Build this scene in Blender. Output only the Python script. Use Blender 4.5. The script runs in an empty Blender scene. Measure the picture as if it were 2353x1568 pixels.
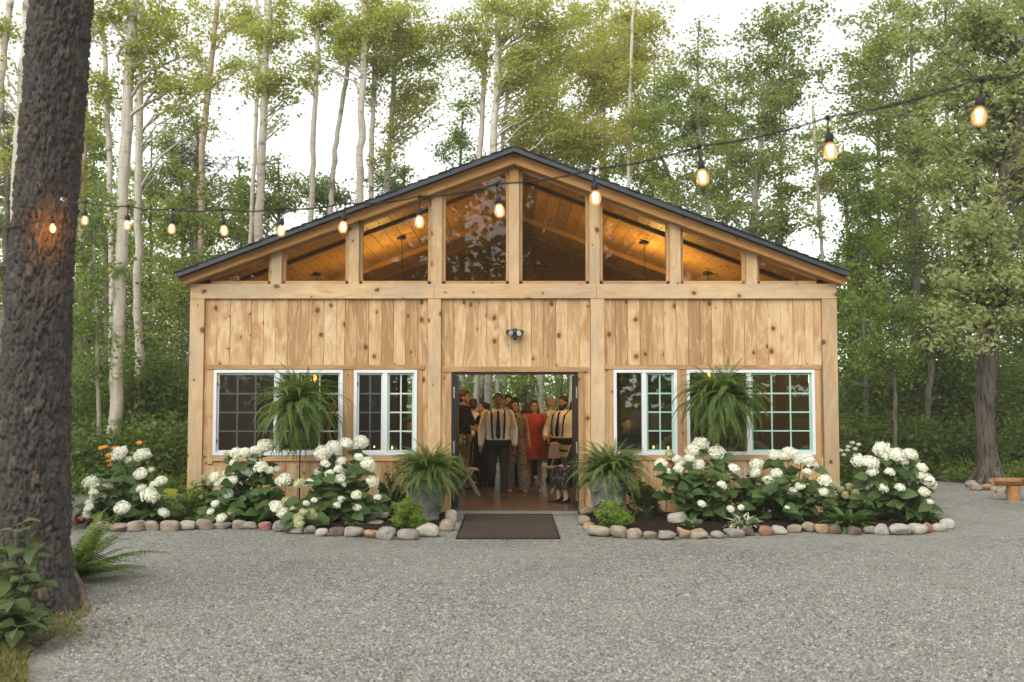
import bpy, math, random
import numpy as np
from mathutils import Matrix, Vector
R = math.radians
random.seed(7)
rng = np.random.default_rng(11)
C = bpy.context.scene.collection
scn = bpy.context.scene

# ------------------------------------------------------------------ camera, sky, sun, exposure
CAMH, FPX, PITCH = 1.70, 2288.2, math.atan(131/2288.2)
cam = bpy.data.cameras.new('camera')
cam.lens = 35; cam.sensor_width = 36; cam.clip_end = 2000
cam.dof.use_dof = True; cam.dof.focus_distance = 14.6; cam.dof.aperture_fstop = 2.2
camo = bpy.data.objects.new('camera', cam); C.objects.link(camo)
camo.location = (0, 0, CAMH); camo.rotation_euler = (math.pi/2 + PITCH, 0, 0)
scn.camera = camo
SUN_EL, SUN_AZ = 42, 205          # azimuth clockwise from +Y: behind the camera, to its left
world = bpy.data.worlds.new('World'); scn.world = world; world.use_nodes = True
wn = world.node_tree; wn.nodes.clear()
wo = wn.nodes.new('ShaderNodeOutputWorld'); wb = wn.nodes.new('ShaderNodeBackground')
sk = wn.nodes.new('ShaderNodeTexSky'); sk.sky_type = 'NISHITA'; sk.sun_disc = False
sk.sun_elevation = R(SUN_EL); sk.sun_rotation = R(SUN_AZ); sk.dust_density = 1; sk.air_density = 1.0; sk.ozone_density = 1.0
hs = wn.nodes.new('ShaderNodeHueSaturation'); hs.inputs['Saturation'].default_value = 0.12
tint = wn.nodes.new('ShaderNodeMix'); tint.data_type = 'RGBA'; tint.blend_type = 'MULTIPLY'; tint.inputs[0].default_value = 1
tint.inputs[7].default_value = (0.99, 0.985, 0.93, 1)
wn.links.new(sk.outputs[0], hs.inputs['Color']); wn.links.new(hs.outputs[0], tint.inputs[6])
wn.links.new(tint.outputs[2], wb.inputs[0]); wn.links.new(wb.outputs[0], wo.inputs[0])
wb.inputs[1].default_value = 0.15
sl = bpy.data.lights.new('sun', 'SUN'); sl.energy = 1.5; sl.angle = R(70); sl.color = (1, 0.95, 0.86)
so = bpy.data.objects.new('sun', sl); C.objects.link(so)
_d = Vector((math.sin(R(SUN_AZ))*math.cos(R(SUN_EL)), math.cos(R(SUN_AZ))*math.cos(R(SUN_EL)), math.sin(R(SUN_EL))))
so.rotation_euler = _d.to_track_quat('Z', 'Y').to_euler()
scn.view_settings.view_transform = 'Standard'; scn.view_settings.look = 'None'
scn.view_settings.gamma = 1; scn.view_settings.use_curve_mapping = False
scn.view_settings.exposure = 1.06
cy = scn.cycles
cy.max_bounces = 10; cy.diffuse_bounces = 4; cy.glossy_bounces = 3; cy.transmission_bounces = 6; cy.transparent_max_bounces = 16
cy.sample_clamp_indirect = 6; cy.use_denoising = True; cy.caustics_reflective = False; cy.caustics_refractive = False

# ------------------------------------------------------------------ measuring helpers
def ray(px, py):
    u = (px-1176.5)/FPX; v = (784-py)/FPX
    return Vector((u, math.cos(PITCH)-v*math.sin(PITCH), math.sin(PITCH)+v*math.cos(PITCH)))
def at(px, py, Y):
    d = ray(px, py); t = Y/d.y
    return Vector((d.x*t, Y, CAMH + d.z*t))
def gnd(px, py, z=0.0):
    d = ray(px, py); t = (z-CAMH)/d.z
    return Vector((d.x*t, d.y*t, z))
def mpp(Y): return Y/FPX

# ------------------------------------------------------------------ mesh helpers
def mesh_from(name, V, Fs, mat=None, smooth=False):
    """V (n,3) array, Fs list of (m,k) int arrays"""
    V = np.asarray(V, dtype=np.float32)
    me = bpy.data.meshes.new(name)
    me.vertices.add(len(V)); me.vertices.foreach_set('co', V.ravel())
    Fs = [np.asarray(f, dtype=np.int32) for f in Fs if len(f)]
    loops = np.concatenate([f.ravel() for f in Fs])
    tot = np.concatenate([np.full(len(f), f.shape[1], dtype=np.int32) for f in Fs])
    st = np.concatenate([[0], np.cumsum(tot)[:-1]]).astype(np.int32)
    me.loops.add(len(loops)); me.loops.foreach_set('vertex_index', loops)
    me.polygons.add(len(tot)); me.polygons.foreach_set('loop_start', st)
    me.polygons.foreach_set('loop_total', tot)
    me.polygons.foreach_set('use_smooth', np.full(len(tot), bool(smooth)))
    me.update(calc_edges=True)
    if mat: me.materials.append(mat)
    return me
class Acc:
    def __init__(s): s.V = []; s.F = {}; s.n = 0
    def add(s, V, *Fs):
        V = np.asarray(V, dtype=np.float64).reshape(-1, 3)
        for f in Fs:
            f = np.asarray(f, dtype=np.int64)
            if len(f): s.F.setdefault(f.shape[1], []).append(f + s.n)
        s.V.append(V); s.n += len(V); return s
    def mesh(s, name, mat=None, smooth=False):
        return mesh_from(name, np.concatenate(s.V), [np.concatenate(v) for v in s.F.values()], mat, smooth)
    def box(s, lo, hi):
        x0, y0, z0 = lo; x1, y1, z1 = hi
        return s.add([(x0,y0,z0),(x1,y0,z0),(x1,y1,z0),(x0,y1,z0),(x0,y0,z1),(x1,y0,z1),(x1,y1,z1),(x0,y1,z1)],
              [(0,3,2,1),(4,5,6,7),(0,1,5,4),(1,2,6,5),(2,3,7,6),(3,0,4,7)])
    def tube(s, pts, rad, n=8, side=None, cap=True):
        return s.add(*tube(pts, rad, n, side, cap))
    def ball(s, c, r, seg=12, rings=8, M=None):
        V, q, t = ball(c, r, seg, rings)
        return s.add(V, q, t)
def ball(c, r, seg=12, rings=8):
    r = np.broadcast_to(np.asarray(r, float), (3,))
    V = [(0,0,-1)]
    for i in range(1, rings):
        a = -math.pi/2 + math.pi*i/rings
        for j in range(seg):
            b = 2*math.pi*j/seg; V.append((math.cos(a)*math.cos(b), math.cos(a)*math.sin(b), math.sin(a)))
    V.append((0,0,1)); V = np.array(V)*r + np.asarray(c, float)
    q = []; t = []
    for j in range(seg):
        t.append((0, 1+(j+1)%seg, 1+j)); k = 1+(rings-2)*seg
        t.append((k+j, k+(j+1)%seg, len(V)-1))
        for i in range(rings-2):
            a = 1+i*seg; q.append((a+j, a+(j+1)%seg, a+seg+(j+1)%seg, a+seg+j))
    return V, q, t
def tube(pts, rad, n=8, side=None, cap=True):
    """loft through pts; rad scalar list or (a,b) pairs (a along the side vector)"""
    P = np.asarray(pts, float); m = len(P)
    rr = np.array([(x, x) if np.isscalar(x) else x for x in (rad if hasattr(rad, '__len__') else [rad]*m)], float)
    T = np.gradient(P, axis=0) if m > 2 else np.repeat((P[1:]-P[:1]), 2, axis=0)
    T /= np.linalg.norm(T, axis=1)[:, None] + 1e-12
    ref = np.array(side if side is not None else ((1,0,0) if abs(T[0][0]) < .8 else (0,1,0)), float)
    V = []; ang = np.linspace(0, 2*np.pi, n, endpoint=False)
    for i in range(m):
        a = ref - T[i]*np.dot(ref, T[i]); a /= np.linalg.norm(a)+1e-12
        if side is None: ref = a
        b = np.cross(T[i], a)
        V.append(P[i] + np.outer(np.cos(ang), a)*rr[i][0] + np.outer(np.sin(ang), b)*rr[i][1])
    V = np.concatenate(V)
    j = np.arange(n); k = (j+1) % n
    q = np.concatenate([np.stack([i*n+j, i*n+k, (i+1)*n+k, (i+1)*n+j], 1) for i in range(m-1)])
    if not cap: return V, q
    V = np.concatenate([V, P[:1], P[-1:]])
    t = np.concatenate([np.stack([np.full(n, m*n), k, j], 1), np.stack([np.full(n, m*n+1), (m-1)*n+j, (m-1)*n+k], 1)])
    return V, q, t
def lathe(prof, n=24, c=(0,0,0)):
    a = np.linspace(0, 2*np.pi, n, endpoint=False)
    V = np.concatenate([np.stack([r*np.cos(a)+c[0], r*np.sin(a)+c[1], np.full(n, z+c[2])], 1) for r, z in prof])
    j = np.arange(n); k = (j+1) % n
    q = np.concatenate([np.stack([i*n+j, i*n+k, (i+1)*n+k, (i+1)*n+j], 1) for i in range(len(prof)-1)])
    return V, q
def bez(p0, p1, p2, n):
    t = np.linspace(0, 1, n)[:, None]; p0, p1, p2 = (np.asarray(p, float) for p in (p0, p1, p2))
    return (1-t)**2*p0 + 2*t*(1-t)*p1 + t*t*p2

# ------------------------------------------------------------------ object helpers
def tag(o, label=None, cat=None, group=None, kind=None):
    if label: o['label'] = label
    if cat: o['category'] = cat
    if group: o['group'] = group
    if kind: o['kind'] = kind
    return o
def empty(name, loc=(0,0,0), rz=0, label=None, cat=None, group=None):
    o = bpy.data.objects.new(name, None); C.objects.link(o); o.empty_display_size = .2
    o.location = loc; o.rotation_euler = (0, 0, rz)
    return tag(o, label, cat, group)
def ob(name, me, parent=None, M=None):
    """link a mesh; M is the local matrix under its parent"""
    o = bpy.data.objects.new(name, me); C.objects.link(o)
    if parent: o.parent = parent
    if M is not None: o.matrix_basis = M
    return o
def world_under(o, root):
    """o was built in world coordinates; root chain is translation only"""
    t = Vector((0,0,0)); r = root
    while r is not None:
        t += Vector(r.location) if r.type == 'EMPTY' else r.matrix_basis.translation; r = r.parent
    o.matrix_parent_inverse = Matrix.Translation(-t); return o

# ------------------------------------------------------------------ material helpers
class NT:
    def __init__(s, name):
        s.m = bpy.data.materials.new(name); s.m.use_nodes = True; s.t = s.m.node_tree; s.t.nodes.clear()
        s.out = s.t.nodes.new('ShaderNodeOutputMaterial')
    def n(s, typ, ins=None, **pr):
        k = s.t.nodes.new('ShaderNode'+typ)
        for a, v in pr.items(): setattr(k, a, v)
        for a, v in (ins or {}).items(): s.set(k.inputs[a], v)
        return k
    def set(s, sock, v):
        if isinstance(v, bpy.types.NodeSocket): s.t.links.new(v, sock)
        elif isinstance(v, bpy.types.Node): s.t.links.new(v.outputs[0], sock)
        else:
            if sock.type == 'RGBA' and len(v) == 3: v = (*v, 1)
            sock.default_value = v
    def math(s, op, a, b=0.0, c=0.0, clamp=False):
        return s.n('Math', {0: a, 1: b, 2: c}, operation=op, use_clamp=clamp).outputs[0]
    def mix(s, f, a, b, blend='MIX'):
        k = s.n('Mix', {0: f, 6: a, 7: b}, data_type='RGBA', blend_type=blend); return k.outputs[2]
    def ramp(s, f, stops, interp='LINEAR'):
        k = s.n('ValToRGB', {0: f}); e = k.color_ramp.elements; k.color_ramp.interpolation = interp
        while len(e) < len(stops): e.new(.5)
        for i, (p, c) in enumerate(stops):
            e[i].position = p; e[i].color = (*c, 1) if hasattr(c, '__len__') else (c, c, c, 1)
        return k.outputs[0]
    def vmul(s, v, sc): return s.n('VectorMath', {0: v, 1: sc}, operation='MULTIPLY').outputs[0]
    def vadd(s, v, a): return s.n('VectorMath', {0: v, 1: a}, operation='ADD').outputs[0]
    def noise(s, v, scale, detail=4, rough=.55, dist=0.0):
        return s.n('TexNoise', {'Vector': v, 'Scale': scale, 'Detail': detail, 'Roughness': rough, 'Distortion': dist}).outputs[0]
    def bump(s, h, strength=.5, dist=.01, normal=None):
        ins = {'Height': h, 'Strength': strength, 'Distance': dist}
        if normal is not None: ins['Normal'] = normal
        return s.n('Bump', ins).outputs[0]
    def bsdf(s, color, rough=.8, normal=None, spec=.3, **kw):
        k = s.n('BsdfPrincipled', {'Base Color': color, 'Roughness': rough, 'Specular IOR Level': spec})
        if normal is not None: s.set(k.inputs['Normal'], normal)
        for a, v in kw.items(): s.set(k.inputs[a.replace('_', ' ')], v)
        return k.outputs[0]
    def end(s, shader): s.t.links.new(shader, s.out.inputs[0]); return s.m
def obj_rand(k, mul=37.0):
    r = k.n('ObjectInfo').outputs['Random']
    cx = k.n('CombineXYZ', {0: k.math('MULTIPLY', r, mul), 1: k.math('MULTIPLY', r, mul*1.7), 2: k.math('MULTIPLY', r, mul*2.3)}).outputs[0]
    return r, cx
def wood(name, lo, mid, hi, stain=(.36,.19,.075), stain_amt=.6, rough=.75, knot=1.0, grey=.0, var=.5, fig=1.0, relief=.35):
    """sawn pine; the grain runs along the object's X, its face is X-Z"""
    k = NT(name); r, off = obj_rand(k)
    co = k.vadd(k.n('TexCoord').outputs['Object'], off)
    g = k.noise(k.vmul(co, (1.1, 9, 9)), 1, 3, .5, .4)
    rings = k.math('ADD', k.math('MULTIPLY', k.math('SINE', k.math('MULTIPLY', g, 64.0)), .5), k.math('SINE', k.math('MULTIPLY', g, 27.0)))
    fine = k.noise(k.vmul(co, (5, 130, 130)), 1, 4, .6)
    saw = k.noise(k.vmul(co, (55, 4, 4)), 1, 2, .5, .6)
    big = k.math('ADD', k.math('MULTIPLY', k.noise(k.vmul(co, (2.0, 6.5, 6.5)), 1, 3, .6, 1.2), .65), k.math('MULTIPLY', k.noise(k.vmul(co, (.7, 1.6, 1.6)), 1, 2), .35))
    tone = k.math('ADD', k.math('MULTIPLY', k.math('SUBTRACT', r, .5), var), k.math('ADD', k.math('MULTIPLY', rings, .075*fig), k.math('ADD', k.math('MULTIPLY', fine, .42), k.math('MULTIPLY', saw, .12))))
    col = k.ramp(k.math('ADD', tone, .14), [(.08, lo), (.42, mid), (.78, hi)])
    st = k.ramp(k.math('ADD', big, k.math('MULTIPLY', k.math('SUBTRACT', r, .5), .22)), [(.50, 0.0), (.70, 1.0)])
    col = k.mix(k.math('MULTIPLY', st, stain_amt), col, stain)
    if grey > 0:
        gg = k.ramp(k.noise(k.vmul(co, (.8, 3, 3)), 1.3, 3), [(.45, 0.0), (.62, grey)])
        col = k.mix(gg, col, (.36,.33,.28))
    sx = k.n('SeparateXYZ', {0: co}).outputs
    kv = k.n('CombineXYZ', {0: k.math('MULTIPLY', sx[0], .8), 1: sx[2], 2: 0.0}).outputs[0]
    kv = k.vadd(kv, k.vmul(k.n('TexNoise', {'Vector': co, 'Scale': 9.0}).outputs[1], (.05, .05, 0)))
    vo = k.n('TexVoronoi', {'Vector': kv, 'Scale': 3.4, 'Randomness': 1.0}, voronoi_dimensions='2D')
    gate = k.n('SeparateXYZ', {0: vo.outputs['Color']}).outputs
    size = k.math('MULTIPLY', k.math('GREATER_THAN', gate[0], .35), k.math('ADD', .18, k.math('MULTIPLY', gate[1], 1.25)))
    dist = k.math('DIVIDE', vo.outputs['Distance'], k.math('MAXIMUM', size, .02))
    kn = k.ramp(dist, [(.045*knot, 1.0), (.085*knot, 0.0)])
    halo = k.ramp(dist, [(.08, .75), (.24, 0.0)])
    col = k.mix(k.math('MULTIPLY', halo, .6), col, stain)
    col = k.mix(k.math('MULTIPLY', kn, .85), col, (.07,.04,.022))
    nrm = k.bump(k.math('ADD', k.math('MULTIPLY', fine, .6), k.math('ADD', k.math('MULTIPLY', saw, .5), k.math('MULTIPLY', kn, -.4))), relief, .004)
    return k.end(k.bsdf(col, rough, nrm, .25))
def plain(name, col, rough=.6, metal=0, spec=.4, var=.12, vs=20, bump=.0):
    k = NT(name); co = k.n('TexCoord').outputs['Object']
    n1 = k.noise(co, vs, 4)
    c = k.mix(n1, tuple(x*(1-var) for x in col), tuple(min(1, x*(1+var)) for x in col))
    nrm = k.bump(n1, bump, .01) if bump else None
    return k.end(k.bsdf(c, rough, nrm, spec, Metallic=metal))
def leafmat(name, dark, mid, light, trans=.45, rough=.5, clump=1.2, spec=.35, tcol=1.25):
    k = NT(name); geo = k.n('NewGeometry'); r = k.n('ObjectInfo').outputs['Random']
    isl = geo.outputs['Random Per Island']
    big = k.noise(geo.outputs['Position'], clump, 3, .5)
    f = k.math('ADD', k.math('MULTIPLY', isl, .45), k.math('ADD', k.math('MULTIPLY', big, .75), k.math('MULTIPLY', r, .25)))
    col = k.ramp(f, [(.35, dark), (.68, mid), (1.0, light)])
    p = k.bsdf(col, rough, None, spec)
    t = k.n('BsdfTranslucent', {'Color': k.mix(1.0, col, (tcol*1.1, tcol*1.05, tcol*.55), 'MULTIPLY')}).outputs[0]
    return k.end(k.n('MixShader', {0: trans, 1: p, 2: t}).outputs[0])
def glow(name, col, strength):
    k = NT(name); return k.end(k.n('Emission', {'Color': col, 'Strength': strength}).outputs[0])
# ------------------------------------------------------------------ materials
M = {}
M['board'] = wood('sawn_pine_board', (.37,.21,.10), (.60,.41,.22), (.70,.52,.32), (.39,.19,.07), .78, knot=1.2, var=.66, fig=1.4)
M['post'] = wood('sawn_pine_post', (.42,.265,.135), (.60,.42,.235), (.68,.51,.315), (.45,.24,.10), .6, knot=1.3, grey=.4)
M['trim'] = wood('rough_pine_trim', (.32,.175,.08), (.51,.32,.16), (.61,.42,.23), (.40,.205,.085), .6, knot=.8)
M['rafter'] = wood('orange_pine_rafter', (.34,.165,.055), (.52,.275,.10), (.60,.34,.14), (.38,.165,.05), .55)
M['ceil'] = wood('ceiling_plank_pine', (.27,.155,.05), (.43,.27,.095), (.52,.345,.13), (.24,.13,.04), .65, rough=.5, knot=1.6, var=.55, fig=.7, relief=.1)
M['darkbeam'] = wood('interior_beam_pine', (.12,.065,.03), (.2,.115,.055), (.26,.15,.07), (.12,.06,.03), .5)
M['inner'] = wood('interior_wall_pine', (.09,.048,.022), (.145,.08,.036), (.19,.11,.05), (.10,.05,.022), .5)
M['log'] = wood('bench_log_wood', (.22,.10,.04), (.36,.18,.075), (.46,.26,.12), (.26,.11,.04), .5)
M['shed'] = wood('weathered_grey_plank', (.13,.11,.08), (.22,.19,.14), (.3,.26,.2), (.16,.13,.09), .4)
M['roofedge'] = plain('blue_black_drip_edge', (.035,.045,.06), .42, 0, .5)
M['shingle'] = plain('dark_asphalt_shingle', (.028,.027,.027), .95, var=.5, vs=60, bump=.6)
M['white'] = plain('white_vinyl_frame', (.72,.75,.77), .4, var=.04)
M['aqua'] = plain('pale_aqua_grille', (.52,.64,.60), .4, var=.05)
M['teal'] = plain('pale_teal_grille', (.37,.60,.52), .4, var=.05)
M['black'] = plain('black_painted_metal', (.016,.016,.018), .45, 0, .5)
M['steel'] = plain('brushed_steel', (.6,.62,.66), .35, 1.0)
M['rubber'] = plain('black_rubber_cord', (.012,.011,.012), .6)
M['lampface'] = plain('frosted_lamp_face', (.55,.57,.6), .25)
def glassmat(name, tint, fres=1.0, rough=0.0):
    k = NT(name)
    f = k.n('Fresnel', {'IOR': 1.5}).outputs[0]
    fac = k.math('MULTIPLY', f, 1.15*fres, clamp=True)
    co = k.n('TexCoord').outputs['Object']
    nrm = k.bump(k.noise(co, 1.1, 1, .4), .02, .03)
    t = k.n('BsdfTransparent', {'Color': tint}).outputs[0]
    g = k.n('BsdfGlossy', {'Color': (1,1,1), 'Roughness': rough, 'Normal': nrm}).outputs[0]
    return k.end(k.n('MixShader', {0: fac, 1: t, 2: g}).outputs[0])
M['glass'] = glassmat('window_glass', (.74,.86,.79), 1.75)
M['gableglass'] = glassmat('gable_window_glass', (.92,.89,.82), .62)
def screenmat():
    k = NT('insect_screen_mesh')
    t = k.n('BsdfTransparent', {'Color': (.74,.74,.74)}).outputs[0]
    d = k.n('BsdfDiffuse', {'Color': (.075,.072,.07)}).outputs[0]
    return k.end(k.n('MixShader', {0: .16, 1: t, 2: d}).outputs[0])
M['screen'] = screenmat()
def gravelmat():
    k = NT('grey_gravel')
    P = k.n('NewGeometry').outputs['Position']
    big = k.noise(P, .35, 4, .55); mid = k.noise(P, 2.2, 4, .6)
    v1 = k.n('TexVoronoi', {'Vector': P, 'Scale': 52.0}); v2 = k.n('TexVoronoi', {'Vector': P, 'Scale': 24.0})
    c1 = k.n('SeparateXYZ', {0: v1.outputs['Color']}).outputs; c2 = k.n('SeparateXYZ', {0: v2.outputs['Color']}).outputs
    t = k.math('ADD', k.math('MULTIPLY', c1[0], .62), k.math('MULTIPLY', c2[1], .38))
    col = k.ramp(t, [(.06, (.06,.06,.055)), (.28, (.165,.165,.15)), (.62, (.28,.283,.26)), (.95, (.46,.46,.43))])
    warm = k.ramp(c2[2], [(.86, 0.0), (.95, .6)])
    col = k.mix(warm, col, (.33,.25,.19))
    dusty = k.ramp(k.math('ADD', k.math('MULTIPLY', big, .75), k.math('MULTIPLY', mid, .25)), [(.40, 0.0), (.62, .75)])
    col = k.mix(dusty, col, (.315,.31,.272))
    damp = k.ramp(k.noise(P, .8, 4, .6, .6), [(.50, 0.0), (.68, .5)])
    col = k.mix(damp, col, k.mix(.5, col, (.12,.115,.10)))
    crack = k.ramp(v1.outputs['Distance'], [(.35, 1.0), (.75, .45)])
    h = k.math('ADD', k.math('MULTIPLY', v1.outputs['Distance'], -1.0), k.math('MULTIPLY', v2.outputs['Distance'], -1.6))
    nrm = k.bump(h, .75, .012)
    return k.end(k.bsdf(k.mix(.6, col, crack, 'MULTIPLY'), .92, nrm, .15))
M['gravel'] = gravelmat()
def pebblemat():
    k = NT('gravel_stone_chips'); r = k.n('NewGeometry').outputs['Random Per Island']
    col = k.ramp(r, [(0, (.07,.07,.065)), (.3, (.20,.20,.185)), (.7, (.31,.312,.288)), (.93, (.45,.45,.42)), (1, (.34,.26,.19))])
    return k.end(k.bsdf(col, .9, None, .2))
M['pebble'] = pebblemat()
def soilmat(name, a, b, scale=30):
    k = NT(name); P = k.n('NewGeometry').outputs['Position']
    n1 = k.noise(P, scale, 5, .7); n2 = k.noise(P, scale*.12, 3)
    col = k.mix(k.ramp(k.math('ADD', k.math('MULTIPLY', n1, .6), k.math('MULTIPLY', n2, .4)), [(.35, 0.0), (.65, 1.0)]), a, b)
    return k.end(k.bsdf(col, .95, k.bump(n1, .9, .03), .1))
M['soil'] = soilmat('forest_floor_soil', (.028,.022,.014), (.085,.065,.04), 14)
M['mulch'] = soilmat('dark_wood_mulch', (.010,.007,.005), (.045,.030,.020), 45)
M['litter'] = soilmat('leaf_strewn_earth', (.075,.06,.045), (.20,.17,.13), 26)
def floormat():
    k = NT('polished_brown_floor'); co = k.n('TexCoord').outputs['Object']
    n1 = k.noise(k.vmul(co, (.8, 6, 1)), 1.4, 4); n2 = k.noise(co, 1.2, 3)
    col = k.ramp(k.math('ADD', k.math('MULTIPLY', n1, .6), k.math('MULTIPLY', n2, .4)), [(.3, (.07,.042,.024)), (.7, (.135,.085,.05))])
    return k.end(k.bsdf(col, .30, k.bump(n1, .1, .005), .5))
M['floor'] = floormat()
def matmat():
    k = NT('brown_ribbed_mat'); co = k.n('TexCoord').outputs['Object']
    n1 = k.noise(co, 3, 4); sx = k.n('SeparateXYZ', {0: co}).outputs
    rib = k.math('SINE', k.math('MULTIPLY', sx[0], 380.0)); rib2 = k.math('SINE', k.math('MULTIPLY', sx[1], 300.0))
    h = k.math('MULTIPLY', k.math('ADD', rib, rib2), .25)
    speck = k.ramp(k.n('TexVoronoi', {'Vector': co, 'Scale': 14.0}).outputs['Distance'], [(.03, 1.0), (.06, 0.0)])
    col = k.mix(n1, (.040,.028,.020), (.082,.062,.046))
    col = k.mix(k.math('MULTIPLY', speck, .5), col, (.3,.28,.25))
    return k.end(k.bsdf(col, .9, k.bump(h, .5, .004), .15))
M['mat'] = matmat()
def stonemat(name, a, b, c):
    k = NT(name); r, off = obj_rand(k); co = k.vadd(k.n('TexCoord').outputs['Object'], off)
    n1 = k.noise(co, 9, 5, .6); n2 = k.noise(co, 70, 3, .7); n3 = k.noise(k.vmul(co, (4, 4, 11)), 2, 3, .6, .8)
    col = k.mix(k.ramp(n1, [(.38, 0.0), (.62, 1.0)]), a, b)
    col = k.mix(k.ramp(n3, [(.56, 0.0), (.68, .8)]), col, c)
    col = k.mix(k.ramp(n2, [(.3, .55), (.5, 0.0)]), col, tuple(x*.4 for x in a))
    return k.end(k.bsdf(col, .85, k.bump(k.math('ADD', n1, k.math('MULTIPLY', n2, .4)), .4, .015), .25))
STONE = {
 'tan': stonemat('tan_fieldstone', (.26,.205,.15), (.37,.30,.23), (.21,.17,.13)),
 'grey': stonemat('grey_fieldstone', (.20,.185,.16), (.32,.295,.26), (.16,.145,.125)),
 'pale': stonemat('pale_fieldstone', (.34,.31,.265), (.48,.445,.39), (.29,.245,.195)),
 'buff': stonemat('buff_fieldstone', (.30,.245,.195), (.41,.345,.285), (.25,.20,.16)),
 'rusty red': stonemat('rusty_red_fieldstone', (.26,.12,.085), (.35,.18,.135), (.22,.125,.095)),
 'orange brown': stonemat('orange_brown_fieldstone', (.29,.18,.105), (.40,.275,.175), (.23,.15,.095)),
 'dark brown': stonemat('dark_brown_fieldstone', (.095,.072,.058), (.17,.13,.105), (.075,.06,.05))}
M['urn'] = stonemat('grey_green_urn_resin', (.135,.14,.125), (.205,.21,.19), (.10,.105,.095))

# ------------------------------------------------------------------ ground
W = 14.7                                           # distance of the barn's front
def sheet(name, pts, z, mat, kind='structure'):
    V = [(x, y, z) for x, y in pts]; me = bpy.data.meshes.new(name); me.from_pydata(V, [], [tuple(range(len(V)))]); me.update()
    me.materials.append(mat); return tag(ob(name, me), kind=kind)
sheet('ground', [(-150,-150),(150,-150),(150,150),(-150,150)], -.004, M['soil'])
def curve_pts(P, n=8):
    """closed Catmull-Rom through P"""
    P = np.array(P, float); out = []
    for i in range(len(P)):
        a, b, c, d = P[i-1], P[i], P[(i+1) % len(P)], P[(i+2) % len(P)]
        for t in np.linspace(0, 1, n, endpoint=False):
            out.append(tuple(.5*((2*b)+(-a+c)*t+(2*a-5*b+4*c-d)*t*t+(-a+3*b-3*c+d)*t**3)))
    return out
G = lambda x, y: tuple(gnd(x, y)[:2])
sheet('gravel_yard', curve_pts([(-1.0,-9),(-3.0,-5),(-3.0,2),(-2.72,5.0),G(100,1440),G(150,1396),G(120,1340),G(80,1295),G(20,1262),(-6.6,12.6),(-9.5,15.6),(-9,17.4),G(250,1137),G(330,1128),(-5.6,18.6),(-5.4,21.5),(-5.2,25.5),
      (0,26.3),(5.5,25.5),(5.8,22.2),G(2060,1100),G(2135,1104),G(2225,1112),(9.6,19.6),(12.5,17.0),(14,12),(11,2),(7,-6),(3,-9)]), .0, M['gravel'])
# chips of gravel lying loose on the near part of the yard
def pebbles():
    n = 70000
    py = 1262 + (1568-1262)*rng.random(n)**.8; px = -30+2420*rng.random(n)
    u = (px-1176.5)/FPX; v = (784-py)/FPX
    dz = math.sin(PITCH)+v*math.cos(PITCH); dy = math.cos(PITCH)-v*math.sin(PITCH); t = -CAMH/dz
    x, y = u*t, dy*t
    keep = ~((px < 165+.25*(1390-py)) & (py > 1300)) & ~((x < -2.35) & (y < 6.6) & (rng.random(n) < .45))
    x, y = x[keep], y[keep]; n = len(x)
    s = (.0035+.0075*rng.random(n)**2.6)
    base = np.array([(1,0,-.2),(0,1,-.2),(-1,0,-.2),(0,-1,-.2),(0,0,.75)])
    jit = base[None]*(1+.5*(rng.random((n,5,1))-.5)) + .22*(rng.random((n,5,3))-.5)
    a = rng.random(n)*6.28; ca, sa = np.cos(a), np.sin(a); el = 1+.7*rng.random(n)
    jx = jit[...,0]*el[:,None]; jy = jit[...,1]
    X = (jx*ca[:,None]-jy*sa[:,None])*s[:,None]+x[:,None]; Y = (jx*sa[:,None]+jy*ca[:,None])*s[:,None]+y[:,None]
    Z = jit[...,2]*s[:,None]+s[:,None]*.25
    V = np.stack([X,Y,Z], -1).reshape(-1,3)
    f = np.array([(0,1,4),(1,2,4),(2,3,4),(3,0,4)])
    F = (f[None]+5*np.arange(n)[:,None,None]).reshape(-1,3)
    tag(ob('gravel', mesh_from('gravel_chips', V, [F], M['pebble'])), kind='stuff')
pebbles()

# ------------------------------------------------------------------ the barn
XC = at(1180.6, 690, W).x
barn = empty('timber_barn', (XC, W, 0), 0, 'pale sawn-pine gabled barn with glazed gable and open double doorway', 'barn')
def Z(py): return at(1180, py, W).z
def X(px, py=690): return at(px, py, W).x
def local_frame(xa, za, ya):
    xa, ya, za = Vector(xa), Vector(ya), Vector(za)
    m = Matrix((xa, ya, za)).transposed().to_4x4(); return m
def prism(name, poly, y0, y1, mat, parent, ang=0.0, wob=0.0):
    """polygon in world X-Z pushed from y0 to y1; local X (grain) runs at angle ang from world X"""
    c = (sum(p[0] for p in poly)/len(poly), sum(p[1] for p in poly)/len(poly))
    ca, sa = math.cos(ang), math.sin(ang)
    P = [((x-c[0])*ca+(z-c[1])*sa, -(x-c[0])*sa+(z-c[1])*ca) for x, z in poly]
    if wob: P = [(x+random.uniform(-wob, wob), z+random.uniform(-wob, wob)) for x, z in P]
    n = len(P); d = (y1-y0)/2
    V = [(x, -d, z) for x, z in P]+[(x, d, z) for x, z in P]
    area = sum(P[i][0]*P[(i+1) % n][1]-P[(i+1) % n][0]*P[i][1] for i in range(n))
    idx = list(range(n)) if area > 0 else list(range(n))[::-1]
    F = [tuple(idx), tuple(i+n for i in idx[::-1])]+[(idx[(i+1) % n], idx[i], idx[i]+n, idx[(i+1) % n]+n) for i in range(n)]
    me = bpy.data.meshes.new(name); me.from_pydata(V, [], F); me.update(); me.materials.append(mat)
    M4 = Matrix.Translation((c[0], (y0+y1)/2, c[1])) @ Matrix.Rotation(-ang, 4, 'Y')
    o = ob(name, me, parent, M4); world_under(o, parent); return o
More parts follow.
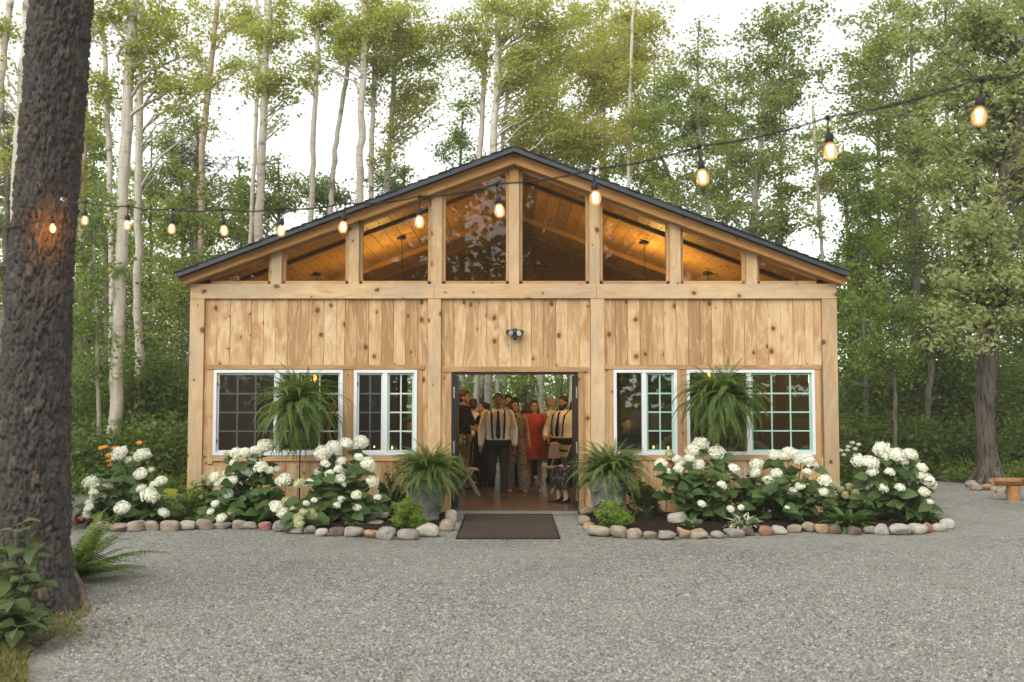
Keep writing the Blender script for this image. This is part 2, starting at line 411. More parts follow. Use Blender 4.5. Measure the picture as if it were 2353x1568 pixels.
def bar(name, x0, x1, z0, z1, y0, y1, mat, parent, vert=None, wob=0.0):
    vert = (z1-z0 > x1-x0) if vert is None else vert
    return prism(name, [(x0,z0),(x1,z0),(x1,z1),(x0,z1)], y0, y1, mat, parent, math.pi/2 if vert else 0, wob)
zb0, zb1 = Z(686), Z(653)                          # tie beam
XL, XR = X(437), X(1922.5)
YR = W + 7.4                                       # rear wall
FZ = .045                                          # finished floor
# posts
posts = [(437,469),(983,1013.5),(1357,1388),(1888.5,1922.5)]
for i, (a, b) in enumerate(posts):
    bar('post', X(a), X(b), 0, zb0, W, W+.2, M['post'], barn, True, .004)
for a, b in ((437,997.3),(997.3,1370.3),(1370.3,1922.5)):
    bar('tie_beam', X(a)+.002, X(b)-.002, zb0+.001, zb1, W-.008-.004*(a == 997.3), W+.2, M['post'], barn, False, .003)
# gable: rafters, studs, stops, glass
xpk = XC
zpk = at(1180.6, 336, W-.30).z; xev_l = at(405.6, 624.8, W-.30).x; xev_r = at(1949.7, 626.8, W-.30).x
zev = at(405.6, 624.8, W-.30).z
SL = (zpk-zev)/((xev_r-xev_l)/2); AN = math.atan(SL)
rt = lambda x, dz=0: zpk - SL*abs(x-xpk) + dz                # roof top surface
ROOFT = .068
zbot = lambda x: Z(381.5) - (Z(381.5)-Z(654))/(X(1180.6)-X(436))*abs(x-xpk)    # underside of the barge rafter
for s in (-1, 1):
    xe = xpk + s*(X(1180.6)-X(428)); up = lambda x: rt(x)-ROOFT*1.05
    poly = [(xpk+.001*s, zbot(xpk)), (xe, zbot(xe)), (xe+s*.045, up(xe)-.0), (xpk+.001*s, up(xpk))]
    prism('barge_rafter', poly, W-.15, W+.1, M['rafter'], barn, -s*AN, .002)
    pxe = xev_l if s < 0 else xev_r
    prism('roof_deck', [(xpk, rt(xpk)-.012), (pxe, rt(pxe)-.012), (pxe, rt(pxe)-ROOFT), (xpk, rt(xpk)-ROOFT)], W-.27, YR+.3, M['shingle'], barn, -s*AN)
    prism('drip_edge', [(xpk, rt(xpk)-.004), (pxe+s*.012, rt(pxe)-.004), (pxe+s*.012, rt(pxe)-ROOFT-.006), (xpk, rt(xpk)-ROOFT-.006)], W-.30, W-.272, M['roofedge'], barn, -s*AN)
    L = abs(pxe-xpk); nc = 32
    for i in range(nc):                            # courses of shingles, each lifted at its lower edge
        xa = xpk+s*L*i/nc; xb = xpk+s*(L*(i+1)/nc+.03); j = random.uniform(-.012, .012)
        prism('shingle', [(xa, rt(xa)+.002), (xb, rt(xb)+.022+j*.4), (xb, rt(xb)-.002), (xa, rt(xa)-.008)], W-.315+j, YR+.31, M['shingle'], barn, -s*AN)
    # soffit board on the eave return
    prism('soffit_board', [(xe+s*.05, zbot(xe)+.05), (pxe-s*.01, rt(pxe)-ROOFT-.002), (xe+s*.05, rt(xe)-ROOFT*1.15)], W-.26, YR, M['rafter'], barn, -s*AN)
studs = [(622,647,616,655),(801,824,793,832),(991,1015,983,1023),(1169.5,1192.6,1162.6,1200.5),(1354,1378.4,1346.5,1385.3),(1540,1564,1532,1571),(1714.7,1740,1707,1746)]
zs0 = zb1; zs1 = Z(645.5)
for k, (a, b, sa, sb) in enumerate(studs):
    xa, xb = X(a,600), X(b,600); top = min(zbot(xa), zbot(xb))-.0
    pts = [(xa, zs0), (xb, zs0), (xb, zbot(xb)-.002), (xa, zbot(xa)-.002)] if k != 3 else [(xa, zs0), (xb, zs0), (xb, Z(420)), (xa, Z(420))]
    prism('gable_stud', pts, W-.002, W+.18, M['post'], barn, math.pi/2, .002)
    if k == 3: prism('king_block', [(xa, Z(420)+.003), (xb, Z(420)+.003), (xb, zbot(xb)-.002), (xpk, zbot(xpk)-.004), (xa, zbot(xa)-.002)], W-.006, W+.17, M['rafter'], barn, math.pi/2)
    for (c, d) in ((X(sa,600), xa-.002), (xb+.002, X(sb,600))):
        prism('window_stop', [(c, zs1), (d, zs1), (d, zbot(d)-.003), (c, zbot(c)-.003)], W+.045, W+.13, M['trim'], barn, math.pi/2)
bays = [(X(458,650), X(616,600))]+[(X(studs[i][3],600), X(studs[i+1][2],600)) for i in range(6)]+[(X(1746,600), X(1898,650))]
for i, (a, b) in enumerate(bays):
    if i == 0: a = xpk - (zbot(xpk)-zs1-.02)/SL
    if i == 7: b = xpk + (zbot(xpk)-zs1-.02)/SL
    bar('window_sill', a+.002, b-.002, zs0+.001, zs1, W+.02, W+.13, M['trim'], barn, False)
    t = .035
    hi_a, hi_b = zbot(a)-.004, zbot(b)-.004
    f = lambda q: max(q-t, zs1+.001)
    s = 1 if a < xpk else -1
    gp = [(a+.003, zs1+.001), (b-.003, zs1+.001), (b-.003, f(hi_b)), (a+.003, f(hi_a))]
    prism('gable_pane', gp, W+.085, W+.091, M['gableglass'], barn)
    prism('rafter_stop', [(a+.003, f(hi_a)+.001), (b-.003, f(hi_b)+.001), (b-.003, max(hi_b, f(hi_b)+.004)), (a+.003, max(hi_a, f(hi_a)+.004))], W+.05, W+.13, M['trim'], barn, s*AN)
# wall boards
def boards(xs, z0, z1, y=W+.05):
    for a, b in zip(xs[:-1], xs[1:]):
        j = random.uniform(0, .012)
        bar('wall_board', a+.0022, b-.0022, z0+random.uniform(-.006,.004), z1, y-j, y+.03, M['board'], barn, True, .0015)
c4 = lambda v: X(402.1+.34445*v, 760); c5 = lambda v: X(1148.9+.34668*v, 760)
bl = [X(469.5)]+[c4(v) for v in (277,362,441,502,585,665,748,830,908,990,1072,1130,1210,1290,1375,1455,1535,1617)]+[X(982.5)]
bm = [X(1014)]+[c4(v) for v in (1860,1940,2022,2080,2160,2242,2320)]+[c5(v) for v in (130,210,290,370,450,530)]+[X(1356.5)]
br = [X(1388.5)]+[c5(v) for v in (768,848,930,1010,1090,1170,1250,1330,1408,1487,1547,1625,1703,1783,1865,1948,2025,2085)]+[X(1888)]
zh = Z(838)
boards(bl, zh-.01, zb0-.002); boards(bm, Z(843)-.01, zb0-.002); boards(br, zh-.01, zb0-.002)
boards(bl, .03, Z(1053)); boards(br, .03, Z(1051))
boards([X(469.5), X(486,950)], Z(1053), zh-.012, W+.052); boards([X(960,950), X(982.5)], Z(1053), zh-.012, W+.052)
boards([X(1388.5), X(1409,950)], Z(1051), zh-.012, W+.052); boards([X(1876,950), X(1888)], Z(1051), zh-.012, W+.052)
boards([X(1014), X(1036,950)], .03, Z(843)-.012, W+.052); boards([X(1330,950), X(1356.5)], .03, Z(843)-.012, W+.052)
boards([X(787,950), X(812,950)], Z(1053), zh-.012, W+.056); boards([X(1557,950), X(1579,950)], Z(1051), zh-.012, W+.056)
# a dark sheathing layer behind the boards so that no light comes through the joints
def sheath(x0, x1, z0, z1): bar('sheathing', x0, x1, z0, z1, W+.084, W+.14, M['inner'], barn)
for a, b in ((469.5,982.5),(1388.5,1888)):
    sheath(X(a), X(b), Z(851), zb0-.002); sheath(X(a), X(b), .03, Z(1046))
sheath(X(1014), X(1356.5), Z(856), zb0-.002)
for a, b in ((469.5,488),(787,812),(958,982.5),(1388.5,1411),(1557,1579.5),(1875,1888)): sheath(X(a,950)+.001, X(b,950)-.001, Z(1046)+.001, Z(851)-.001)
# trim
def trim(px0, px1, py0, py1, y, vert=None, mat='trim'):
    bar('trim_board', X(px0,950), X(px1,950), Z(py1), Z(py0), W+y, W+.052, M[mat], barn, vert, .002)
trim(471,975.5,838.6,849,.012); trim(1391,1889,838,848.5,.012); trim(1018,1351,843,854.8,.008)
trim(476.7,488.4,850,1067,.022); trim(957.6,969.5,850,1047,.022); trim(787.2,799.6,850,1046.6,.024); trim(800.2,811.8,850,1046.6,.022)
trim(489,957.5,1047.6,1060,.018)
trim(1398.6,1410.2,849,1057,.022); trim(1874.8,1887,849,1066,.022); trim(1557.2,1567.6,849,1045.8,.024); trim(1568.2,1579,849,1045.8,.022)
trim(1411,1874,1046.4,1057.7,.018)
trim(1023,1036.8,855.4,1177,.02,True); trim(1329.6,1343,855.4,1177,.02,True)
# windows
def window(px0, px1, py0, py1, split, kinds, cols, gm, label=None):
    x0, x1, z0, z1 = X(px0,950), X(px1,950), Z(py1), Z(py0); xs = X(split,950); f = .045
    a = Acc()
    for lo, hi in (((x0,z0),(x0+f,z1)),((x1-f,z0),(x1,z1)),((x0+f,z0),(x1-f,z0+f)),((x0+f,z1-f),(x1-f,z1)),((xs-.034,z0+f),(xs+.034,z1-f))):
        a.box((lo[0]-xs, W+.018+.004*(lo[0] == xs-.034)-W-.06, lo[1]-1.5), (hi[0]-xs, .06, hi[1]-1.5))
    w = ob('window', a.mesh('window_frame', M['white']), barn, Matrix.Translation((xs, W+.06, 1.5))); world_under(w, barn)
    if label: w['label'] = label
    def sub(o): world_under(o, barn); o.parent = w; o.matrix_parent_inverse = Matrix.Translation((-xs, -(W+.06), -1.5)); return o
    for k, (s0, s1) in enumerate(((x0+f+.001, xs-.035), (xs+.035, x1-f-.001))):
        b0, b1 = z0+f+.001, z1-f-.001; kind = kinds[k]; yy = W+.075
        if kind != 'open':
            g = .028                               # sash
            mS = M['white'] if kind == 'screen' else M[gm]
            for q in ((s0,s0+g,b0,b1),(s1-g,s1,b0,b1),(s0+g+.001,s1-g-.001,b0,b0+g),(s0+g+.001,s1-g-.001,b1-g,b1)):
                sub(bar('sash', q[0],q[1],q[2],q[3], yy-.012, yy+.02, mS, barn))
            s0, s1, b0, b1 = s0+g+.001, s1-g-.001, b0+g+.001, b1-g-.001
            n = cols[k]; mw = .021
            for i in range(1, n):
                xm = s0+(s1-s0)*i/n; sub(bar('muntin', xm-mw/2, xm+mw/2, b0, b1, yy-.014, yy-.0045, M[gm], barn))
            for i in range(1, 4):
                zm = b0+(b1-b0)*i/4; sub(bar('muntin', s0, s1, zm-mw/2, zm+mw/2, yy-.0125, yy-.0042, M[gm], barn))
        sub(bar('pane', s0, s1, b0, b1, yy-.004, yy, M['glass'], barn))
        if kind == 'screen':
            sub(bar('insect_screen', s0, s1, b0, b1, yy-.021, yy-.0195, M['screen'], barn))
            for zz in (b0+.12*(b1-b0), b1-.12*(b1-b0)):
                sub(bar('latch', s0-.028, s0-.014, zz-.025, zz+.025, yy-.026, yy-.0215, M['black'], barn))
window(488.5,786.6,850,1047,636,('screen','grid'),(3,3),'aqua','wide white sliding window left of the door with screened left half')
window(812,957.3,850,1047,884,('screen','grid'),(2,2),'aqua','narrow white sliding window beside the left door planter')
window(1410.6,1557,849.6,1046,1481,('open','grid'),(1,2),'teal','narrow white sliding window beside the right door planter')
window(1579.3,1874.5,849.6,1046,1723,('open','grid'),(1,3),'teal','wide white sliding window right of the door with aqua grilles')
# doorway: black jambs, open leaves, hinges, threshold
dx0, dx1, dzt = X(1037.2,950), X(1329.2,950), Z(855.4)
xi0, xi1 = X(1047,950), X(1323.5,950)
bar('door_head', dx0, dx1, dzt-.035, dzt, W+.04, W+.2, M['black'], barn)
for s, (a, b) in ((-1,(dx0,xi0)),(1,(xi1,dx1))):
    bar('door_jamb', a, (a+b)/2-.001 if s < 0 else b, FZ, dzt-.036, W+.035, W+.2, M['black'], barn) if s < 0 else bar('door_jamb', (a+b)/2+.001, b, FZ, dzt-.036, W+.035, W+.2, M['black'], barn)
    lf = bar('door', (a+b)/2+.001 if s < 0 else a, b if s < 0 else (a+b)/2-.001, FZ+.01, dzt-.04, W+.06, W+.96, M['black'], barn)
    lf['label'] = 'black door leaf swung open into the barn on the %s side' % ('left' if s < 0 else 'right')
    for zz in (1.78, .97, .28):
        h = bar('hinge', (a+b)/2-.012*(s > 0)-.004, (a+b)/2+.012*(s < 0)+.004, zz-.085, zz+.085, W+.026, W+.034, M['steel'], barn)
        world_under(h, barn); h.parent = lf; h.matrix_parent_inverse = lf.matrix_basis.inverted()
bar('threshold', X(1045,1100), X(1328,1100), .004, FZ+.004, W-.03, W+.16, M['steel'], barn)
# floor, side walls, rear wall, ceiling, inner rafters
bar('barn_floor', XL+.2, XR-.2, -.0, FZ, W+.161, YR, M['floor'], barn)
zeave = lambda x: rt(x)-ROOFT-.03
for s, x0 in ((-1, XL), (1, XR)):
    n = 40; xa, xb = (x0+.03, x0+.06) if s < 0 else (x0-.06, x0-.03)
    for i in range(n):                             # vertical cladding of the side walls
        y0 = W+.2+(YR-W-.2)*i/n; y1 = W+.2+(YR-W-.2)*(i+1)/n
        me = Acc().box((-(zb1)/2, -.015, -(y1-y0)/2+.002), (zb1/2, .015, (y1-y0)/2-.002)).mesh('side_board', M['board'])
        m4 = Matrix.Translation(((xa+xb)/2+random.uniform(-.004,.004), (y0+y1)/2, zb1/2)) @ local_frame((0,0,1), (0,1,0), (1,0,0) if True else 0)
        world_under(ob('wall_board', me, barn, m4), barn)
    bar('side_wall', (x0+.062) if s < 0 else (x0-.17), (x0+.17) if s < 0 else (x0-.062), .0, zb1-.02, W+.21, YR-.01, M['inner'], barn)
ro0, ro1, roz = -2.32+0, 1.95, 2.42                # rear opening
for a, b in ((XL+.18, ro0), (ro1, XR-.18)):
    n = max(2, int((b-a)/.3))
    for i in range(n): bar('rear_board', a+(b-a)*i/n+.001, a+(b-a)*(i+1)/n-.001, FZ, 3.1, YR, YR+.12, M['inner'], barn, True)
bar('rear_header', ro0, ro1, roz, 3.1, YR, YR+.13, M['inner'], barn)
n = 28
for i in range(n):
    a = XL+.2+(XR-XL-.4)*i/n; b = XL+.2+(XR-XL-.4)*(i+1)/n
    prism('rear_board', [(a+.001, 3.101), (b-.001, 3.101), (b-.001, zeave(b)+.035), (a+.001, zeave(a)+.035)], YR, YR+.1, M['inner'], barn, math.pi/2)
for s in (-1, 1):
    Ls = (abs(XL-xpk)-.12)/math.cos(AN); n = 24; wd = Ls/n
    ux = Vector((s*math.cos(AN), 0, -math.sin(AN))); nn = Vector((s*math.sin(AN), 0, math.cos(AN)))
    for i in range(n):
        ys = [W+.2, W+.2+random.uniform(1.4, 5.6), YR-.02]
        for y0, y1 in zip(ys[:-1], ys[1:]):
            me = Acc().box((-(y1-y0)/2+.002, -.012, -wd/2+.004), ((y1-y0)/2-.003, .012, wd/2-.004)).mesh('ceiling_plank', M['ceil'])
            c = Vector((xpk, 0, zpk-ROOFT-.03)) + ux*(wd*(i+.5)) + nn*random.uniform(-.001, .001)
            m4 = Matrix.Translation((c.x, (y0+y1)/2, c.z)) @ local_frame((0,1,0), ux, nn)
            world_under(ob('ceiling_plank', me, barn, m4), barn)
    for k, yy in enumerate((W+1.25, W+4.3, W+5.9)):
        d0, d1 = .05, .13; xe = xpk+s*(abs(XL-xpk)-.2); zz = lambda x: zpk-SL*abs(x-xpk)-ROOFT-.045
        prism('inner_rafter', [(xpk+s*.07, zz(xpk+s*.07)-.005), (xe, zz(xe)-.005), (xe, zz(xe)-(d1 if k else .085)+.03), (xpk+s*.07, zz(xpk+s*.07)-(d1 if k else .085)+.03)], yy-.04, yy+.04, M['darkbeam'] if k != 1 else M['ceil'], barn, -s*AN)
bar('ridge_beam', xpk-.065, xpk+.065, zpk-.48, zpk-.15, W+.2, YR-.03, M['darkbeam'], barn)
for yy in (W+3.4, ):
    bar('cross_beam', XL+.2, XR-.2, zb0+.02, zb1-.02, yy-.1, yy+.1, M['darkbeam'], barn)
# security light over the door
sx = X(1183, 765); szz = Z(765)
sec = empty('security_light', (sx, W+.04, szz), 0, 'black security floodlight with two lamp heads and sensor above the doorway', 'floodlight')
V, q = lathe([(.001,-.0),(.065,0),(.068,.02),(.06,.05),(.03,.06),(.001,.062)], 20)
MY = Matrix.Rotation(math.pi/2, 4, 'X')
ob('mount', mesh_from('mount', V, [q], M['black'], True), sec, MY)
Vh, qh = lathe([(.001,-.05),(.03,-.05),(.036,-.03),(.05,.03),(.052,.05),(.047,.05),(.046,.043)], 18)
for sx_ in (-1, 1):
    o = ob('lamp_head', mesh_from('lamp_head', Vh, [qh], M['black'], True), sec, Matrix.Translation((sx_*.085, -.09, .0)) @ Matrix.Rotation(R(-sx_*35), 4, 'Z') @ Matrix.Rotation(R(105), 4, 'X'))
    Vl, ql = lathe([(.001,.05),(.025,.048),(.046,.043)], 18)
    ob('lens', mesh_from('lens', Vl, [ql], M['lampface'], True), o)
    ob('arm', Acc().tube([(0,-.05,0),(sx_*.04,-.06,0),(sx_*.06,-.07,0)], .016, 8).mesh('arm', M['black'], True), sec)
o = ob('sensor', Acc().ball((0,-.08,-.075), (.03,.035,.04), 14, 10).tube([(0,-.05,-.02),(0,-.08,-.06)], .018, 8).mesh('sensor', M['black'], True), sec)
# door mat
mt = empty('door_mat', (at(1168,1200,13.4).x, 13.35, 0), 0, 'dark brown ribbed entrance mat lying on gravel before the doorway', 'doormat')
a = Acc(); nx, ny = 12, 24
gx = np.linspace(-.61, .61, nx); gy = np.linspace(-1.22, 1.22, ny)
VV = np.array([(x, y, .014+.004*math.sin(3*x+2*y)+.003*math.sin(5*y)) for y in gy for x in gx]); ii = np.arange(nx*ny).reshape(ny, nx)
a.add(VV, np.stack([ii[:-1,:-1], ii[:-1,1:], ii[1:,1:], ii[1:,:-1]], -1).reshape(-1,4))
ob('mat_pile', a.mesh('mat_pile', M['mat'], True), mt)
a = Acc(); a.box((-.63,-1.24,0),(-.61,1.24,.02)); a.box((.61,-1.24,0),(.63,1.24,.02)); a.box((-.61,-1.24,0),(.61,-1.22,.02)); a.box((-.61,1.22,0),(.61,1.24,.02))
ob('mat_border', a.mesh('mat_border', M['rubber']), mt)
# ------------------------------------------------------------------ lamps hanging inside
M['bulb_amber'] = glow('amber_tube_bulb', (1, .16, .03), 6)
M['bulb_warm'] = glow('warm_pendant_bulb', (1, .55, .2), 12)
def pendant(x, y, zb, watts, label, m='bulb_warm', tube_=False):
    zc = zpk-SL*abs(x-xpk)-ROOFT-.05
    p = empty('pendant_lamp', (x, y, zb), 0, label, 'pendant lamp', 'pendant lamps under the barn ceiling')
    ob('canopy', Acc().tube([(0,0,zc-zb-.05),(0,0,zc-zb+.0)], .085, 18).mesh('canopy', M['rubber'], False), p)
    ob('cord', Acc().tube([(0,0,.12),(.01,0,(zc-zb)*.5),(0,0,zc-zb-.05)], .006, 6).mesh('cord', M['rubber']), p)
    ob('lamp_socket', Acc().tube([(0,0,.06),(0,0,.13)], .024, 10).mesh('lamp_socket', M['rubber']), p)
    b = ob('bulb', Acc().ball((0,0,-.03), (.026,.026,.085) if tube_ else (.05,.05,.06), 14, 10).mesh('bulb', M[m], True), p)
    l = bpy.data.lights.new('pendant_light', 'POINT'); l.energy = watts; l.color = (1, .60, .17); l.shadow_soft_size = .1
    lo = bpy.data.objects.new('pendant_light', l); C.objects.link(lo); lo.parent = p; lo.location = (0, 0, -.03)
PEND = [(at(923,602,W+2.6).x, W+2.6, 3.52, 75, 'pendant lamp hanging behind the glazed gable left of its centre', 'bulb_warm', False),
        (at(1480,556,W+2.4).x, W+2.4, 3.56, 100, 'pendant lamp hanging behind the glazed gable right of its centre', 'bulb_warm', False),
        (at(724,866,W+3.0).x, W+3.0, at(724,866,W+3.0).z+.02, 8, 'orange tube pendant seen through the wide window left of the door', 'bulb_amber', True),
        (at(1629,866,W+3.0).x, W+3.0, at(1629,866,W+3.0).z+.02, 8, 'orange tube pendant seen through the wide window right of the door', 'bulb_amber', True)]
for a in PEND: pendant(*a)
fan = empty('ceiling_fan', (at(1165,612,W+3.2).x, W+3.2, at(1165,612,W+3.2).z), 0, 'dark ceiling fan under the ridge behind the glazed gable', 'ceiling fan')
ob('motor', Acc().tube([(0,0,-.08),(0,0,.1)], .11, 16).mesh('motor', M['black'], True), fan)
ob('downrod', Acc().tube([(0,0,.1),(0,0,zpk-.48-fan.location.z)], .015, 8).mesh('downrod', M['black']), fan)
for k in range(5):
    a_ = R(8+72*k); Mb = Matrix.Rotation(a_, 4, 'Z')
    V = [(.1,-.03,0),(.45,-.07,.02),(.72,-.085,.03),(.78,-.04,.03),(.76,.05,.0),(.45,.06,-.02),(.1,.03,-.01)]
    me = bpy.data.meshes.new('blade'); n = len(V)
    me.from_pydata(V+[(x,y,z+.012) for x,y,z in V], [], [tuple(range(n))[::-1], tuple(range(n,2*n))]+[(i,(i+1)%n,(i+1)%n+n,i+n) for i in range(n)]); me.materials.append(M['black'])
    ob('blade', me, fan, Mb)
# ------------------------------------------------------------------ trees
def barkmat(name, a, b, dark, band=0.0, vert=1.0):
    k = NT(name); co = k.n('NewGeometry').outputs['Position']
    n1 = k.noise(k.vmul(co, (9, 9, 1.6*vert)), 2, 5, .65); n2 = k.noise(co, 3.5, 3)
    col = k.mix(k.ramp(n1, [(.35, 0.0), (.62, 1.0)]), a, b)
    if band:
        bn = k.noise(k.vmul(co, (2.2, 2.2, 22)), 1.6, 3, .6, .3)
        col = k.mix(k.math('MULTIPLY', k.ramp(bn, [(.57, 0.0), (.66, 1.0)]), band), col, dark)
        sc = k.ramp(k.noise(k.vmul(co, (1.2, 1.2, 2.2)), 1.5, 2), [(.60, 0.0), (.70, .8)])
        col = k.mix(sc, col, dark)
        low = k.ramp(k.math('ADD', k.math('DIVIDE', k.n('SeparateXYZ', {0: co}).outputs[2], 4.0), k.math('MULTIPLY', n2, .5)), [(.22, .75), (.65, 0.0)])
        col = k.mix(low, col, tuple(x*.45 for x in a))
    else: col = k.mix(k.ramp(n1, [(.28, 1.0), (.46, 0.0)]), col, dark)
    return k.end(k.bsdf(col, .9, k.bump(n1, .9, .03), .15))
M['aspen'] = barkmat('pale_aspen_bark', (.40,.37,.30), (.52,.48,.40), (.11,.095,.075), .55)
M['pinebark'] = barkmat('pinkish_bark', (.30,.22,.165), (.42,.32,.245), (.16,.11,.085), .3)
M['oakbark'] = barkmat('ridged_oak_bark', (.062,.052,.043), (.14,.122,.10), (.02,.017,.014))
M['darkbark'] = barkmat('dark_grey_bark', (.095,.085,.07), (.17,.155,.13), (.04,.035,.03))
M['greybark'] = barkmat('lichen_grey_bark', (.21,.195,.165), (.31,.295,.25), (.09,.08,.065))
M['l_aspen'] = leafmat('aspen_leaf', (0.205,0.248,0.050), (0.300,0.344,0.075), (0.410,0.442,0.120), 0.61, .5, .7)
M['l_yellow'] = leafmat('yellow_green_aspen_leaf', (0.238,0.264,0.052), (0.356,0.371,0.079), (0.449,0.450,0.122), 0.61, .5, .7)
M['l_maple'] = leafmat('maple_leaf', (0.140,0.190,0.049), (0.217,0.282,0.077), (0.307,0.373,0.115), 0.56, .45, .8)
M['l_green'] = leafmat('fresh_green_leaf', (0.113,0.178,0.031), (0.185,0.276,0.053), (0.277,0.387,0.084), 0.57, .45, .8)
M['l_oak'] = leafmat('silvery_oak_leaf', (0.163,0.201,0.074), (0.260,0.303,0.120), (0.383,0.432,0.188), 0.50, .35, .9, .6)
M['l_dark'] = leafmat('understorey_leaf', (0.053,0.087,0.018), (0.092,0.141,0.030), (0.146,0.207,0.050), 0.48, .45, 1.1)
M['l_needle'] = leafmat('pine_needle', (.045,.06,.03), (.085,.105,.05), (.14,.155,.085), .3, .55, 1.0)

def leaf_cloud(P, size, rg, wid=.75, up=.35, droop=.25):
    n = len(P); s = size*(.65+.7*rg.random(n))
    a = rg.random(n)*2*np.pi
    d = np.stack([np.cos(a), np.sin(a), -droop+.5*rg.normal(size=n)], 1); d /= np.linalg.norm(d, axis=1)[:,None]
    nn = rg.normal(size=(n,3))*.75; nn[:,2] += up*1.0; nn[:,1] -= .25; nn -= d*np.sum(nn*d, 1)[:,None]; nn /= np.linalg.norm(nn, axis=1)[:,None]
    b = np.cross(nn, d)
    s3 = s[:,None]
    v0 = P-d*s3*.5; v2 = P+d*s3*.5; m = P - d*s3*.06 + nn*s3*.10
    v1 = m+b*s3*wid*.5; v3 = m-b*s3*wid*.5
    V = np.stack([v0,v1,v2,v3], 1).reshape(-1,3)
    F = np.arange(4*n).reshape(n,4)
    return V, F
def poly_at(pts, z):
    """point and radius on a trunk polyline at height z"""
    for (p, r), (q, s) in zip(pts[:-1], pts[1:]):
        if p[2] <= z <= q[2]:
            t = (z-p[2])/max(q[2]-p[2], 1e-6); return p+(q-p)*t, r+(s-r)*t
    return (pts[0] if z < pts[0][0][2] else pts[-1])
LEAFN = [0]
def tree(label, trunk_px, Y, blobs, bark='aspen', leaf='l_aspen', cat='tree', group=None, lsize=.075, dens=620, base=None, top=None,
         name='aspen_tree', depth=1.0, seed=None, wid=.8, limb=.38, extra=None, zlow=0, gnarl=None, droop=.25, trunkname='trunk'):
    """trunk_px: (px, py, width px) from the top down; blobs: (px, py, rx, ry[, dens factor[, dY]]) of foliage"""
    rg = np.random.default_rng(seed if seed is not None else int(abs(hash_(label))) % 99991)
    m = mpp(Y)
    pts = [(np.array(at(px, py, Y)), w*m/2) for px, py, w in trunk_px][::-1]
    p0, r0 = pts[0]
    if p0[2] > .05:
        if base is not None: bx = at(base, 1100, Y).x
        else:
            q = pts[1][0]; sl = (q-p0)/(q[2]-p0[2]); bx = p0[0] - sl[0]*p0[2]*.5
        pts = [(np.array((bx, Y, -.05)), r0*1.35), (np.array((bx+(p0[0]-bx)*.12, Y, .35)), r0*1.12)]+pts
    if top: pts.append((pts[-1][0]+np.array((rg.normal()*.3, rg.normal()*.3, top)), pts[-1][1]*.3))
    flat = np.array((1.15,1.15,.6)); root = empty(name, tuple(pts[0][0]), 0, label, cat, group)
    off = pts[0][0]
    # smooth the trunk a little
    TP = np.array([p for p, r in pts]); TR = np.array([r for p, r in pts])
    tt = np.linspace(0, len(TP)-1, max(12, 5*len(TP)))
    xs = np.stack([np.interp(tt, range(len(TP)), TP[:,i]) for i in range(3)], 1); rr = np.interp(tt, range(len(TP)), TR)
    xs[1:-1, :2] += rg.normal(size=(len(xs)-2, 2))*rr[1:-1,None]*(.18 if gnarl is None else gnarl); rr = rr*(1+(.05 if gnarl is None else .02)*rg.normal(size=len(rr)))
    wood_ = Acc(); wood_.tube(xs-off, list(rr), 10)
    LP = []
    for bl in blobs:
        px, py, rx, ry = bl[:4]; df = bl[4] if len(bl) > 4 else 1.0; dy = bl[5] if len(bl) > 5 else 0.0
        Yb = Y+dy; c = np.array(at(px, py, Yb)); mb = mpp(Yb)
        R3 = np.array((rx*mb, max(.5*(rx+ry)*mb*depth, .4), ry*mb))
        nl = int(math.pi*rx*ry*mb*mb*dens*df); LEAFN[0] += nl
        nb = max(4, min(26, int(nl/200)))
        per = max(4, nl//nb)
        for k in range(nb):
            v = rg.normal(size=3); v /= np.linalg.norm(v); T = c+v*R3*rg.random()**.45
            hd = math.hypot(T[0]-xs[-1][0], T[1]-Y)
            zs = max(T[2]-hd*(.25+.6*rg.random())-.25, .5*T[2], zlow)
            S, sr = poly_at(pts, max(zs, pts[0][0][2]+.6*min(2.5, T[2]*.5)))
            hd = np.linalg.norm((T-S)[:2]); mid = (S+T)/2+np.array((rg.normal()*.12*hd, rg.normal()*.12*hd, .12*hd+.05*rg.normal()))
            B = bez(S, mid, T, 7); br = min(limb*sr, .065)*(.6+.5*rg.random())
            B[1:-1] += rg.normal(size=(5,3))*.035*np.linalg.norm(T-S)*.5
            wood_.tube(B-off, list(np.linspace(br, .006, 7)), 5, cap=False)
            nt = max(3, per//12)
            for j in range(nt):
                q = B[3+int(rg.random()**.7*3.99)]
                dv = rg.normal(size=3); dv[2] *= .4; dv /= np.linalg.norm(dv)
                tl = (.25+.6*rg.random())*min(1.0, .35+.5*min(R3))
                e = q+dv*tl; e[2] -= .12*tl
                if j < 8: wood_.tube(np.array([q, (q+e)/2+(0,0,.04*tl), e])-off, [.009,.006,.003], 3, cap=False)
                nn_ = max(2, per//nt); u = rg.random(nn_)**.7
                LP.append(q+(e-q)*u[:,None]+rg.normal(size=(nn_,3))*(.07+.17*tl)*flat)
    if extra: extra(wood_, off, xs, rr, rg)
    ob(trunkname, wood_.mesh(trunkname, M[bark], True), root)
    if LP:
        P = np.concatenate(LP); V, F = leaf_cloud(P-off, lsize, rg, wid, .35, droop)
        ob('crown', mesh_from('crown', V, [F], M[leaf]), root)
    return root
def hash_(s):
    h = 7
    for ch in s: h = (h*31+ord(ch)) % 1000003
    return h
ASP = 'pale aspens behind and beside the barn'
def aspen(label, tr, Y, blobs, **kw):
    kw.setdefault('dens', 800)
    return tree(label, tr, Y, blobs, group=ASP, **kw)
aspen('pale aspen trunk at the far left edge, left of the big dark trunk', [(24,0,15),(8,120,16),(-4,260,17)], 21, [(10,60,50,60),(40,330,50,70,.6)], base=-20)
